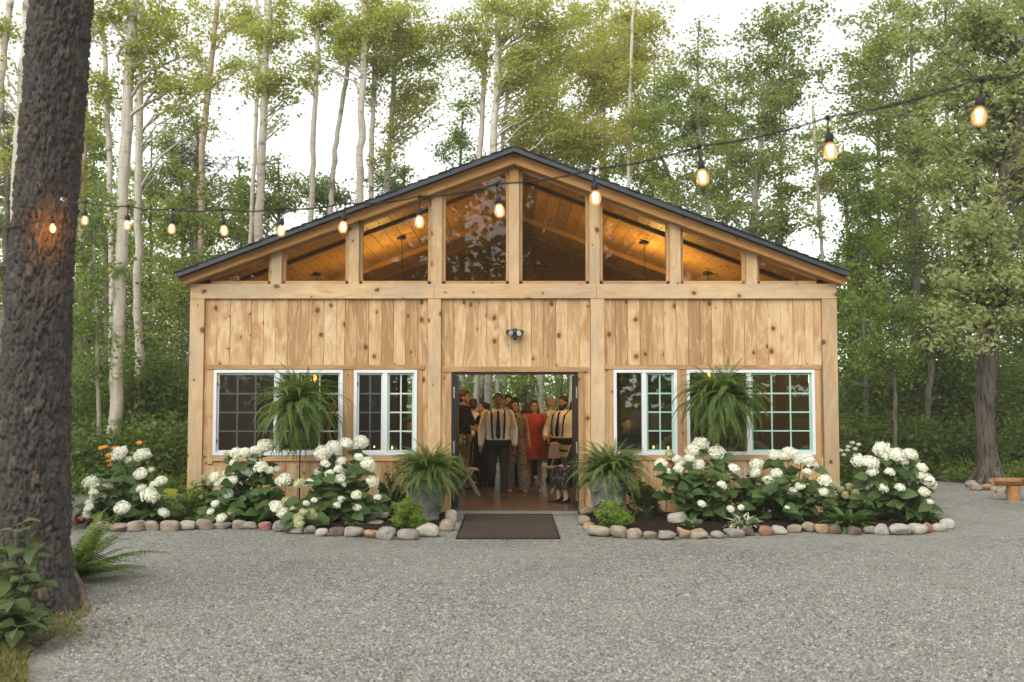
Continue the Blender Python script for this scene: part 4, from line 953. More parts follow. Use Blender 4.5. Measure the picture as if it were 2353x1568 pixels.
for i, kp in enumerate([np.array(at(121, 497, 7.82))]+knots):
    drop = .106 if i else .06
    top = kp-np.array((0,0,drop)); 
    s_ = ob('bulb', gmesh, stl, Matrix.Translation(Vector(top)-Vector(sA)-Vector((0,0,.0))) @ Matrix.Rotation(random.uniform(-.12,.12), 4, 'Y'))
    ob('socket', smesh, s_); ob('filament', fmesh, s_)
    dd = Acc().tube([(0,0,.036),(0,0,drop)], [.004,.005], 6).tube([(0,0,drop-.012),(0,0,drop+.008)], [.011,.011], 8); ob('drop_cord', dd.mesh('drop_cord', M['rubber'], True), s_)
l = bpy.data.lights.new('bulb_light', 'POINT'); l.energy = 8.0; l.color = (1, .40, .07); l.shadow_soft_size = .02
lo = bpy.data.objects.new('bulb_light', l); C.objects.link(lo); lo.location = Vector(at(121, 497, 7.82))+Vector((0,-.0,-.092))

# ------------------------------------------------------------------ border stones
def stone_mesh(seed, sx, sy, sz, rough=.14, mat=None):
    rg = np.random.default_rng(seed); V, q, t = ball((0,0,0), 1, 16, 11)
    ex = rg.uniform(2.1, 3.6); V = np.sign(V)*np.abs(V)**(2/ex*1.0)
    V /= np.max(np.abs(V), axis=0)
    for _ in range(5):                             # flat facets
        n = rg.normal(size=3); n /= np.linalg.norm(n); dpt = rg.uniform(.62, .9); s = V@n; V = V-np.outer(np.maximum(0, s-dpt)*.85, n)
    for f, a in ((1.5, rough), (3.3, rough*.4), (7, rough*.13)):
        w = rg.normal(size=(3,3))*f; ph = rg.random(3)*6.28; V = V*(1+a*np.sin(V@w+ph).sum(1)/2)[:,None]
    V = V/np.array([np.ptp(V[:,i])/2 for i in range(3)])*np.array((sx, sy, sz))
    V[:,2] -= V[:,2].min(); return mesh_from('stone', V, [q, t], mat, True)
ORD = ['first','second','third','fourth','fifth','sixth','seventh','eighth','ninth','tenth','eleventh','twelfth','thirteenth','fourteenth','fifteenth','sixteenth','seventeenth','eighteenth','nineteenth','twentieth','twenty-first','twenty-second','twenty-third','twenty-fourth','twenty-fifth','twenty-sixth','twenty-seventh','twenty-eighth','twenty-ninth','thirtieth','thirty-first']
SN = [0]
def stone(px, py, w, h, colour, label, group=None, name='stone', sink=.12):
    SN[0] += 1
    b = gnd(px, py+h/2); m = mpp(b.y); sx = w*m/2*1.04; hh = h*m*.9; sy = sx*random.uniform(.75, 1.0)
    me = stone_mesh(100+SN[0], sx, sy, hh/2*(1+sink), .10, STONE[colour])
    o = ob(name, me, None, Matrix.Translation((b.x, b.y+sy*.75, -sink*hh)) @ Matrix.Rotation(random.uniform(-.25,.25), 4, 'Z') @ Matrix.Rotation(random.uniform(-.14,.14), 4, 'Y') @ Matrix.Rotation(random.uniform(-.12,.12), 4, 'X'))
    return tag(o, label, 'stone', group)
LB = [(182,1198,40,20,'tan'),(225,1210,46,24,'tan'),(268,1213,43,21,'tan'),(309.5,1209,40,26,'tan'),(345,1208,35,24,'tan'),(383,1209,41,26,'buff'),(424,1207.5,40,24,'pale'),(465,1205.6,43,26,'tan'),(508,1208,43,18,'grey'),(545,1206,31,23,'tan'),(572,1208,33,19,'grey'),(608.7,1208.7,30,20,'rusty red'),(642,1209,36,29,'grey'),(677,1217.7,34,19,'pale'),(709,1217.7,28,20,'grey'),(737.5,1223.6,30,20,'pale'),(771,1222,36,22,'dark brown'),(812,1223,45,25,'grey'),(849.5,1228,30,20,'orange brown'),(886,1225.8,42,31,'grey'),(933.5,1228.5,51,27,'grey'),(984,1219,53,33,'pale'),(1024,1206.6,36,30,'tan'),(1036,1185,28,30,'pale'),(1021,1170,20,14,'orange brown')]
for i, (x, y, w, h, c) in enumerate(LB):
    stone(x, y, w, h, c, f"{c} rounded border stone, {ORD[i]} from the left end of the left flower bed", 'stones edging the left flower bed')
RB = [(1349,1175,30,20,'tan'),(1343,1196,28,25,'tan'),(1352,1208,24,20,'orange brown'),(1375,1221,56,27,'buff'),(1423.7,1223,41,30,'tan'),(1461,1226.4,35,27,'buff'),(1494,1230.5,33,20,'tan'),(1533,1231,38,22,'grey'),(1571,1225.6,30,28,'orange brown'),(1609,1228,49,23,'tan'),(1650.7,1229,32,19,'grey'),(1688.4,1225.6,46,22,'grey'),(1720,1221,32,23,'dark brown'),(1762,1220,33,23,'rusty red'),(1789.6,1219,39,21,'pale'),(1828,1215,32,21,'tan'),(1859,1211,36,25,'tan'),(1892,1215.5,31,23,'orange brown'),(1923.6,1217,30,23,'dark brown'),(1966,1220.7,34,20,'dark brown'),(2003,1218.8,24,20,'grey'),(2031,1216.8,33,27,'pale'),(2072,1217.8,49,27,'pale'),(2111,1216,44,27,'pale'),(2135,1213,26,26,'rusty red'),(2161,1212,31,21,'pale'),(2184,1204,30,26,'pale'),(2167.5,1191,31,17,'grey')]
for i, (x, y, w, h, c) in enumerate(RB):
    stone(x, y, w, h, c, f"{c} rounded border stone, {ORD[i]} from the doorway end of the right flower bed", 'stones edging the right flower bed')
stone(833,1192,56,27,'grey','broad grey boulder inside the left bed behind a flat slab')
stone(847,1206,58,13,'grey','flat grey slab lying in front of the boulder in the left bed')
stone(877,1187,34,26,'pale','pale boulder in the left bed against the bright green shrub')
stone(1557,1192,46,36,'pale','pale pointed boulder standing in the mulch of the right bed')
stone(1600,1203,30,22,'dark brown','dark small boulder right of the pale pointed one in the right bed')
for i, (x, y, w, h, c) in enumerate([(2236,1112,24,17,'grey'),(2246,1118,26,20,'tan'),(2271,1119.5,26,16,'orange brown'),(2288,1123,16,12,'tan'),(2304,1126.5,22,15,'tan'),(2326,1131,24,15,'buff')]):
    stone(x, y, w, h, c, f"{c} stone at the foot of the big oak, {ORD[i]} from the left", 'stones at the foot of the oak')
for i, (x, y, w, h, c) in enumerate([(2105,1094,22,11,'orange brown'),(2135,1096,26,13,'grey'),(2164,1095,26,14,'grey'),(2188,1092,22,14,'tan'),(2203,1092,20,14,'grey'),(2078,1093,20,11,'grey')]):
    stone(x, y, w, h, c, f"{c} stone edging the far wood right of the barn, set {['second','third','fourth','fifth','sixth','first'][i]} from the left", 'stones edging the far wood')

# mulch of the two beds, slightly mounded
def bed(name, pts):
    P = curve_pts([G(*p) if p[1] > 0 else (p[0], -p[1]) for p in pts], 6); c = np.mean(P, axis=0); P = np.array(P); n = len(P); V = []; 
    for f, z in ((1.0, .0035), (.93, .03), (.7, .05), (.4, .055)): V += [(c[0]+(p[0]-c[0])*f, c[1]+(p[1]-c[1])*f, z) for p in P]
    V.append((c[0], c[1], .055)); F = [(k*n+i, k*n+(i+1) % n, (k+1)*n+(i+1) % n, (k+1)*n+i) for k in range(3) for i in range(n)]
    T = [(3*n+i, 3*n+(i+1) % n, 4*n) for i in range(n)]
    tag(ob(name, mesh_from(name, V, [F, T], M['mulch'], True)), kind='structure')
yb = -(W+.02)
bed('flower_bed', [(180,1196),(225,1212),(310,1214),(470,1212),(640,1216),(780,1226),(900,1234),(990,1226),(1030,1205),(1034,1186),(-.92,yb),(-2.5,yb),(-4.6,yb),(-5.2,-14.6),(190,1180)])
bed('flower_bed', [(1346,1184),(1345,1200),(1380,1226),(1480,1234),(1620,1232),(1760,1224),(1900,1220),(2070,1222),(2150,1216),(2180,1200),(2150,1180),(5.3,yb),(4.6,yb),(2.5,yb),(1.06,yb)])
# ------------------------------------------------------------------ garden plants
M['bloom'] = leafmat('white_hydrangea_petal', (.75,.77,.69), (.85,.86,.80), (.89,.89,.86), .22, .7, 14, .1, 1.0)
M['cream'] = leafmat('cream_green_petal', (.42,.44,.22), (.56,.56,.33), (.68,.67,.46), .22, .7, 10, .1, 1.0)
M['hyd'] = leafmat('hydrangea_leaf', (.034,.068,.018), (.066,.118,.032), (.115,.18,.055), .34, .55, 2.5, .3)
M['stem'] = plain('green_stem', (.10,.14,.05), .6)
M['fern'] = leafmat('fern_frond', (.062,.112,.024), (.118,.19,.042), (.20,.285,.085), .44, .5, 3, .3)
M['shrubgreen'] = leafmat('bright_green_shrub_leaf', (.12,.20,.03), (.20,.31,.05), (.30,.42,.09), .35, .5, 6, .3)
M['hosta'] = leafmat('hosta_leaf', (.04,.09,.02), (.07,.14,.03), (.11,.19,.05), .3, .4, 4, .4)
M['gold'] = leafmat('chartreuse_hosta_leaf', (.24,.28,.03), (.33,.36,.045), (.42,.44,.08), .4, .4, 3, .4)
M['red'] = leafmat('dark_red_leaf', (.06,.008,.008), (.10,.012,.012), (.15,.02,.02), .3, .4, 4, .4)
M['orange'] = plain('orange_petal', (.75,.30,.02), .6)
M['lilac'] = plain('pale_lilac_petal', (.62,.5,.58), .6)
M['viburnum'] = leafmat('broad_leaf_near', (.055,.085,.030), (.095,.135,.05), (.15,.20,.08), .38, .38, 3, .4)
def varieg():
    k = NT('variegated_hosta_leaf'); a = k.n('Attribute', attribute_name='mid').outputs['Fac']
    col = k.mix(k.ramp(a, [(.45, 1.0), (.6, 0.0)]), (.06,.12,.025), (.68,.70,.52))
    t = k.n('BsdfTranslucent', {'Color': col}).outputs[0]
    return k.end(k.n('MixShader', {0: .25, 1: k.bsdf(col, .45, None, .35), 2: t}).outputs[0])
M['varieg'] = varieg()
def leaf_mesh(name, L, Wd, mat, fold=.25, bend=.35, tip=.35, n=5, mid_attr=False, heart=0.0):
    """a leaf lying along +X from the origin, keel on the X axis, bent down towards its tip"""
    u = np.linspace(0, 1, n+1)
    w = np.sin(np.pi*u**(.62))**.85*(1-u**6*.0); w[0] = .04+heart; w[-1] = .02
    w = w/w.max()*Wd/2; x = L*np.sin(bend*u)/max(bend,1e-3) if bend else L*u; z = -L*(1-np.cos(bend*u))/max(bend,1e-3)
    V = []; A = []
    for i in range(n+1):
        for s in (-1, -.5, 0, .5, 1): V.append((x[i]-heart*L*.1*abs(s)*(i == 0), s*w[i], z[i]+abs(s)*w[i]*fold+.04*w[i]*math.sin(7*u[i]+s*2))); A.append(1-abs(s) if 0 < i < n else .5)
    F = [(i*5+j, i*5+j+1, i*5+j+6, i*5+j+5) for i in range(n) for j in range(4)]
    me = mesh_from(name, V, [np.array(F)[:,::-1]], mat, True)
    if mid_attr: me.attributes.new('mid', 'FLOAT', 'POINT').data.foreach_set('value', np.array(A, dtype=np.float32))
    return me
def orient(p, d, roll=0.0, s=1.0, up=(0,0,1)):
    """matrix that carries +X onto d with +Z kept near up"""
    d = Vector(d).normalized(); u = Vector(up); y = u.cross(d)
    if y.length < 1e-3: y = Vector((0,1,0))
    y.normalize(); z = d.cross(y)
    m = Matrix((d, y, z)).transposed().to_4x4()
    return Matrix.Translation(Vector(p)) @ m @ Matrix.Rotation(roll, 4, 'X') @ Matrix.Scale(s, 4)
def bloom_mesh(seed, mat, r=.1, dome=1.0, n=170):
    rg = np.random.default_rng(seed); a = Acc()
    g = np.arange(n)+.5; ph = np.arccos(1-1.62*g/n*dome); th = np.pi*(1+5**.5)*g
    D = np.stack([np.cos(th)*np.sin(ph), np.sin(th)*np.sin(ph), np.cos(ph)], 1)
    lum = 1+.15*np.sin(D@(rg.normal(size=3)*3)+rg.random()*6)+.06*np.sin(D@(rg.normal(size=3)*6))
    P = D*np.array((1,1,.70))*r*lum[:,None]*(.88+.18*rg.random((n,1)))
    for p, d in zip(P, D):
        d = d+rg.normal(size=3)*.38; d /= np.linalg.norm(d)
        x = np.cross(d, rg.normal(size=3)); x /= np.linalg.norm(x); y = np.cross(d, x); s = r*.19*(.75+.5*rg.random())
        V = [p-d*s*.25]
        for k in range(8):
            q = k*math.pi/4; rr_ = s if k % 2 == 0 else s*.62
            V.append(p+(x*math.cos(q)+y*math.sin(q))*rr_+d*s*.12*(k % 2 == 0))
        a.add(V, [(0,1+k,1+(k+1) % 8) for k in range(8)])
    a.ball((0,0,-.05*r), (r*.76,r*.76,r*.54), 12, 8)
    return a.mesh('flower_head', mat)
BL = [bloom_mesh(i, M['bloom']) for i in range(4)]; BC = [bloom_mesh(10+i, M['cream']) for i in range(2)]
HL = [leaf_mesh('leaf', .182, .128, M['hyd'], .22, b, heart=.25) for b in (.3, .55, .85)]
def hydrangea(label, blooms, Y, base_px, nfill=14, leafs=150, seed=1, group='white hydrangea bushes along the barn front', spread=.32, name='hydrangea_bush', lmax=None):
    rg = random.Random(seed); b = at(base_px, 1190, Y); base = Vector((b.x, Y, .04))
    root = empty(name, base, 0, label, 'hydrangea', group)
    tops = []; ys = [p[1] for p in blooms]; ylo, yhi = max(ys), min(ys)
    for bl_ in blooms:
        px, py, r = bl_[:3]; t = (py-yhi)/(ylo-yhi+1e-6)
        Yb = Y - .02 - .62*t**.8 + rg.uniform(-.12,.12) + (.3 if r < 9 and t < .6 else 0)
        p = at(px, py, Yb); tops.append((p, r*mpp(Yb), bl_[3] if len(bl_) > 3 else 'w'))
    stems = Acc(); anchors = []
    for p, r, kind in tops:
        me = rg.choice(BL) if kind == 'w' else rg.choice(BC); s = r/.1*1.06
        tilt = Matrix.Rotation(rg.uniform(-.5,.5)+(p.x-base.x)*.35, 4, 'Y') @ Matrix.Rotation(rg.uniform(.1,.75), 4, 'X') @ Matrix.Rotation(rg.uniform(0,6), 4, 'Z')
        ob('flower_head', me, root, Matrix.Translation(p-base-Vector((0,0,r*.1))) @ tilt @ Matrix.Scale(s, 4))
        s0 = Vector((rg.uniform(-.16,.16), rg.uniform(-.12,.12), 0)); q = p-base-Vector((0,0,r*.4)); c = Vector((s0.x*.6+q.x*.45, s0.y*.5+q.y*.4, q.z*.62))
        B = bez(s0, c, q, 9); stems.tube(B, list(np.linspace(.009,.005,9)), 5); anchors.append(B)
    xs = [t[0].x-base.x for t in tops]; zs = [t[0].z for t in tops]
    for k in range(nfill):                         # leafy shoots without flowers
        q = Vector((rg.uniform(min(xs)-.06, max(xs)+.06), rg.uniform(-.5,.25), 0)); 
        near = min(tops, key=lambda t: abs(t[0].x-base.x-q.x)); q.z = max(.16, (near[0].z-.1)*rg.uniform(.3,.95)); s0 = Vector((q.x*.35, q.y*.3, 0))
        B = bez(s0, Vector((q.x*.5, q.y*.5, q.z*.7)), q, 9); stems.tube(B, list(np.linspace(.008,.004,9)), 5); anchors.append(B)
    ob('stems', stems.mesh('stems', M['stem'], True), root)
    cnt = 0; k = 0
    while cnt < leafs:
        B = anchors[k % len(anchors)]; k += 1; t = rg.uniform(.5, .97) if cnt % 3 else rg.uniform(.12, .6); i = min(7, int(t*8)); f = t*8-i
        p = Vector(B[i]*(1-f)+B[i+1]*f); az = rg.uniform(0, 6.283); o = Vector((math.cos(az), math.sin(az)-.25, rg.uniform(-.35,.4)))
        o += Vector((p.x*.5, p.y*.5-.25, 0)); s = rg.uniform(.75,1.2)*(1.1 if t > .6 else .95); p = p+Vector((rg.uniform(-.09,.09), rg.uniform(-.06,.06), rg.uniform(-.05,.05)))
        ob('leaf', rg.choice(HL), root, orient(p+o.normalized()*.03, o, rg.uniform(-.5,.5), s, (0,-.65,.75))); cnt += 1
    return root
H1 = [(275,1042,17),(295,1057,10),(324,1045,18),(323,1088,13),(347,1079,7),(210,1108,17),(248,1099,9),(355,1114,13),(371,1102,12),(345,1138,19),(323,1122,12),(281,1166,15),(224,1142,14),(214,1132,10),(204,1154,9),(200,1182,9),(204,1168,10),(375,1178,11.5),(250,1116,11)]
H2 = [(609.5,1024,18),(588,1035,14),(565,1037,12),(543,1040,13),(523,1044,9,'c'),(576,1056,12),(567.5,1078,15),(599,1072.6,15),(539,1064,10),(619,1081,9),(637,1079,8),(520,1087.5,8),(493.5,1095.6,11),(533.6,1103,12),(513,1106.5,12),(500,1113,8),(523,1134,11),(650,1102,16),(495,1156,8),(657,1152,11,'c'),(634.5,1164,15),(651,1179,13),(531,1177,6),(508.6,1190,11),(483.5,1175.6,8)]
H3 = [(739.7,1038.7,18),(767,1026.5,16),(796,1018,14),(830.5,1014,15),(813,1043,8),(825.6,1049.5,10),(847.6,1066,15),(783.6,1060,11),(747,1065,10),(776,1076.6,9),(792.6,1083,11),(758,1086,10),(730.7,1083,8),(781,1101,11),(790,1113,6),(856,1106,13),(818,1137,11),(784,1147.7,7.5),(772.8,1160.7,8.5),(822,1165.6,9),(867,1142.5,8),(721.5,1149,6.5),(710,1111,11),(800,1095,6,'c')]
H3b = [(687,1110.5,13,'c'),(703.6,1156,7.5),(687,1190,12,'c'),(687,1203,11,'c'),(696,1177,9,'c'),(714,1181,13,'c'),(672,1168,6,'c')]
H4 = [(1594,1031,16),(1612,1020,17),(1647.4,1036,17),(1538,1042,10,'c'),(1554.4,1054,9),(1561,1062,11),(1584.5,1053,11.5),(1606,1066.5,12),(1519,1065,12.5),(1558.5,1077,11),(1539,1083,9),(1688.4,1076,12.5),(1523,1083,6),(1651.5,1058,8,'c'),(1660,1114,10),(1612,1158,9),(1648.8,1094,6),(1597,1098,4),(1679,1169,8),(1702.6,1165,7)]
H5 = [(1814,1039,17),(1778.6,1046,13),(1841.5,1053,15),(1859,1057,14),(1799,1048.7,11),(1739,1064,13),(1777,1061.5,4),(1867.5,1071,11),(1855,1083,9),(1735.5,1085.6,11),(1784,1087,12),(1769,1104,14.5),(1839,1116.5,10),(1821,1128,9),(1896,1103,14),(1894,1130.7,11),(1808.7,1166,5)]
H6 = [(2024.5,1029.7,17),(2061,1045,17),(2034.7,1049,12),(2092,1043,15),(2071.8,1055.7,14),(1973,1056.7,14.5),(1999.5,1061.5,17),(2080.6,1076,7),(2118.7,1075,11.5),(2003,1084,11.5),(2046,1084,10),(2116.7,1093,9),(2135,1105.5,16),(2030,1121,11),(2068.5,1119.8,10.5),(2085.5,1102.6,8),(2123.6,1130,11),(2136,1153,7)]
hydrangea('leftmost white hydrangea bush beside the dark trunk, orange flowers behind it', H1, 13.7, 300, 32, 280, 1)
hydrangea('white hydrangea bush under the left window between the corner post and the pole', H2, 13.75, 578, 34, 300, 2)
hydrangea('white hydrangea bush between the left hanging fern pole and the left urn', H3, 13.75, 785, 32, 290, 3)
hydrangea('low greenish cream hydrangea drooping over the border stones of the left bed', H3b, 13.2, 695, 6, 50, 4)
hydrangea('white hydrangea bush between the right urn and the right hanging fern pole', H4, 13.75, 1605, 34, 300, 5)
hydrangea('white hydrangea bush under the right end of the wide right window', H5, 13.75, 1815, 32, 280, 6)
hydrangea('rightmost white hydrangea bush beyond the barn corner beside the gravel', H6, 13.8, 2055, 34, 300, 7)

# ferns: every frond a part
def frond_mesh(L, e0, bend, wmax, mat, n=24):
    u = np.linspace(0, 1, n+1); ang = e0-bend*u**1.25; ds = L/n
    x = np.concatenate([[0], np.cumsum(np.cos(ang[:-1])*ds)]); z = np.concatenate([[0], np.cumsum(np.sin(ang[:-1])*ds)])
    a = Acc(); a.tube(np.stack([x, 0*x, z], 1), list(np.linspace(.0032,.0012,n+1)), 3, cap=False)
    w = wmax*np.clip(u/.16, .0, 1)**.8*(1-np.clip((u-.35)/.68, 0, 1)**1.6)
    rg = np.random.default_rng(int(L*1000)+int(e0*50))
    for i in range(2, n):
        t = np.array((math.cos(ang[i]), 0, math.sin(ang[i]))); nn = np.array((-math.sin(ang[i]), 0, math.cos(ang[i])))
        for s in (-1, 1):
            d = np.array((0, s, 0))+t*.35+nn*(-.22+rg.uniform(-.12,.12)); d /= np.linalg.norm(d); p = np.array((x[i], 0, z[i])); ww = max(w[i], .006); hw = ds*.33
            a.add([p-t*hw*.7, p+d*ww*.5-t*hw, p+d*ww, p+d*ww*.5+t*hw*.8, p+t*hw*.7], [(0,1,2),(0,2,3),(0,3,4)])
    return a.mesh('frond', mat)
FR = [frond_mesh(L, R(e), R(b*1.12), .046, M['fern'], 28) for L, e, b in ((.52,82,55),(.56,72,85),(.60,60,105),(.62,45,112),(.60,28,108),(.56,12,95),(.60,5,86),(.50,78,95))]
def fern(root, c, n, seed, weights, scale=1.0, sq=1.0, tilt=0):
    rg = random.Random(seed)
    for k in range(n):
        me = rg.choices(FR, weights)[0]; az = k*2.39996+rg.uniform(-.3,.3)
        m = Matrix.Translation(Vector(c)+Vector((rg.uniform(-.06,.06), rg.uniform(-.06,.06), rg.uniform(-.03,.03)))) @ Matrix.Rotation(az, 4, 'Z') @ Matrix.Rotation(rg.uniform(-.5,.5), 4, 'X') @ Matrix.Rotation(rg.uniform(-.2,.2)+tilt, 4, 'Y') @ Matrix.Scale(scale*rg.uniform(.72,1.12), 4)
        ob('frond', me, root, m)
WT = [3,4,4,4,4,3,3,2]
# shepherd's hooks with hanging ferns
def hanging(px, pyc, pole_px, ptop, Y, seed, lab, labp):
    base = at(pole_px, 1180, Y); tp = at(pole_px, ptop, Y); c = at(px, pyc, Y)
    hk = empty('shepherds_hook', (base.x, Y, 0), 0, labp, 'plant hook', 'iron hooks carrying the hanging ferns')
    h = tp.z; a = Acc(); dx = c.x-base.x
    arc = [(dx*.5+dx*.5*math.cos(t)*(-1 if 1 else 1), 0, h-.09+.09*math.sin(t)) for t in np.linspace(0, math.pi, 12)]
    a.tube([(0,0,-.1),(0,0,h*.5),(0,0,h-.09)]+arc[1:]+[(dx,-.0,h-.16)], [.009]*(3+11+1), 8)
    ob('pole', a.mesh('pole', M['black'], True), hk)
    f = empty('hanging_fern', (c.x, Y, c.z), 0, lab, 'fern', 'ferns hanging on hooks')
    V, q = lathe([(.001,-.20),(.09,-.20),(.135,-.02),(.14,-.0),(.13,0),(.12,-.03),(.001,-.04)], 20)
    ob('basket', mesh_from('basket', V, [q], M['rubber'], True), f)
    w = Acc()
    for k in range(3):
        t = 2.1*k+.5; w.tube([(.13*math.cos(t), .13*math.sin(t), 0), (0,0,h-.15-c.z)], [.003,.003], 4)
    ob('wire_hanger', w.mesh('wire_hanger', M['black']), f)
    fern(f, (0,0,.03), 240, seed, [3,5,6,6,6,5,6,2], 1.36); fern(f, (0,0,-.06), 60, seed+9, [0,0,0,0,2,4,6,0], 1.25, tilt=.5)
hanging(687, 945, 687.5, 857, 13.9, 1, 'bushy green fern hanging before the wide window left of the door', 'black hook pole holding the fern left of the door')
hanging(1658, 925, 1668, 868, 13.9, 2, 'bushy green fern hanging before the wide window right of the door', 'black hook pole holding the fern right of the door')
# urns
def urn(px, pyb, Y, seed, lab, labf, w, cpx, cpy):
    b = at(px, pyb, Y); r = w*mpp(Y)/2; H = .62
    u = empty('urn_planter', (b.x, Y, .02), 0, lab, 'planter', 'stone coloured urns flanking the doorway')
    V, q = lathe([(.001,0),(.62*r,0),(.66*r,.03),(.62*r,.05),(.60*r,.06),(.74*r,.14),(.90*r,.28),(.97*r,.40),(.99*r,.44),(1.0*r,.45),(.985*r,.462),(.97*r,.50),(.95*r,.53),(1.05*r,.56),(1.08*r,.59),(1.05*r,H),(.95*r,H),(.93*r,.54),(.001,.52)], 36)
    ob('vessel', mesh_from('vessel', V, [q], M['urn'], True), u)
    a_ = Acc(); Vm, qm = lathe([(.001,.012),(.02,.012),(.03,.016),(.05,.018),(.055,.01),(.068,.012),(.078,.018),(.086,.004),(.086,-.02)], 22); a_.add(Vm, qm)
    for k in range(8): a_.add(*[x for x in ball((.03*math.cos(k*.785), .03*math.sin(k*.785), .016), (.011,.006,.006), 8, 5)])
    md = a_.mesh('medallion', M['urn'], True)
    for s in (-1, 1):
        az = -math.pi/2 + s*R(52); ob('medallion', md, u, Matrix.Translation((.88*r*math.cos(az), .88*r*math.sin(az), .28)) @ Matrix.Rotation(az+math.pi/2, 4, 'Z') @ Matrix.Rotation(R(80), 4, 'X'))
    g = Acc()
    for k in range(5):                             # swags under the rim
        t = np.linspace(-.5, .5, 9); az = k*2*math.pi/5+t*1.1
        g.tube(np.stack([.985*r*np.cos(az), .985*r*np.sin(az), .46-.07*(1-(2*t)**2)], 1), [.010,.013,.016,.018,.019,.018,.016,.013,.010], 6)
    ob('garland', g.mesh('garland', M['urn'], True), u)
    c = at(cpx, cpy, Y)
    f = empty('potted_fern', (c.x, Y, H), 0, labf, 'fern', 'ferns growing in the urns')
    so_, sq_ = lathe([(.001,-.06),(.92*r,-.065)], 20); ob('soil', mesh_from('soil', so_, [sq_], M['mulch']), f)
    fern(f, (0,0,-.02), 270, seed, [4,6,7,7,6,4,1,4], 1.22)
urn(981, 1190, 13.85, 5, 'grey green urn with medallions left of the doorway', 'arching fern filling the urn left of the doorway', 88, 985, 1060)
urn(1398, 1170, 13.95, 6, 'grey green urn with swags right of the doorway', 'arching fern filling the urn right of the doorway', 86, 1405, 1050)
# small shrubs
def cluster_shrub(name, label, px, pyb, Y, rx, h, leaf, lsize, n, wid, seed, cat='shrub', group=None, up=.1, spiky=.0, stemmat='stem'):
    rg = np.random.default_rng(seed); b = at(px, pyb, Y); root = empty(name, (b.x, Y, .03), 0, label, cat, group)
    st = Acc(); P = []; ns = 34
    for k in range(ns):
        v = rg.normal(size=3); v[2] = abs(v[2])+.15; v /= np.linalg.norm(v); T = v*np.array((rx, rx*.9, h))*(.78+.3*rg.random())
        B = bez((0,0,0), (T[0]*.35, T[1]*.35, T[2]*.7), T, 6); st.tube(B, list(np.linspace(.007,.002,6)), 4, cap=False)
        for j in range(n//ns):
            t = .35+.65*rg.random()**.6; q = B[min(4,int(t*5))]+(B[min(4,int(t*5))+1]-B[min(4,int(t*5))])*(t*5 % 1); P.append(q+rg.normal(size=3)*rx*.085)
    ob('stems', st.mesh('stems', M[stemmat], True), root)
    P = np.array(P); P[:,2] = np.maximum(P[:,2], .01); V, F = leaf_cloud(P, lsize, rg, wid, up, -.5 if spiky else .1)
    ob('foliage', mesh_from('foliage', V, [F], M[leaf]), root); return root
cluster_shrub('round_shrub', 'bright lime green rounded shrub in front of the left urn', 934, 1212, 12.9, .27, .40, 'shrubgreen', .036, 5200, .38, 21, group='lime green dwarf shrubs before the urns', spiky=1)
cluster_shrub('round_shrub', 'bright lime green rounded shrub in front of the right urn', 1404, 1212, 12.9, .28, .37, 'shrubgreen', .036, 5200, .38, 22, group='lime green dwarf shrubs before the urns', spiky=1)
cluster_shrub('dark_twiggy_shrub', 'dark purplish twiggy shrub between the left urn and the white hydrangea', 896, 1185, 14.1, .24, .62, 'l_dark', .05, 1300, .6, 23)
cluster_shrub('dark_twiggy_shrub', 'dark purplish twiggy shrub between the right urn and the white hydrangea', 1485, 1185, 14.1, .30, .5, 'l_dark', .05, 1500, .6, 24)
cluster_shrub('low_leafy_shrub', 'dark leafy shrub between the two right bed hydrangeas behind the variegated hosta', 1715, 1185, 14.0, .30, .62, 'l_dark', .055, 1700, .6, 25)
cluster_shrub('low_leafy_shrub', 'feathery green shrub between the two left hydrangeas near the corner post', 440, 1185, 13.9, .38, .5, 'l_green', .05, 2200, .45, 26)
cluster_shrub('low_leafy_shrub', 'dark leafy shrub left of the rightmost hydrangea by the corner post', 1945, 1178, 13.95, .33, .42, 'l_dark', .055, 1700, .6, 27)
cluster_shrub('flowering_shrub', 'tall loose green shrub behind the rightmost hydrangea by the barn corner', 1955, 1150, 15.6, .38, .92, 'l_green', .05, 2600, .6, 28)
ws = empty('white_phlox', (at(1952,1150,15.5).x, 15.5, .03), 0, 'tall stems with small white flower clusters by the barn right corner', 'flower'); st = Acc()
for px, py in ((1959,1018),(1973,1022),(1949,1027),(1947,1035),(1932,1036),(1965,1032),(1938,1046)):
    q = at(px, py, 15.5)-ws.location; st.tube(bez((q.x*.3,0,0), (q.x*.5,0,q.z*.6), q, 6), [.004]*6, 4); ob('flower_head', BL[px % 4], ws, Matrix.Translation(q) @ Matrix.Scale(.34, 4))
    for k in range(7): az = random.uniform(0, 6.28); ob('leaf', HL[k % 3], ws, orient((q.x*(.4+.07*k), 0, q.z*(.35+.08*k)), (math.cos(az), math.sin(az), .2), 0, .5))
ob('stems', st.mesh('stems', M['stem'], True), ws)
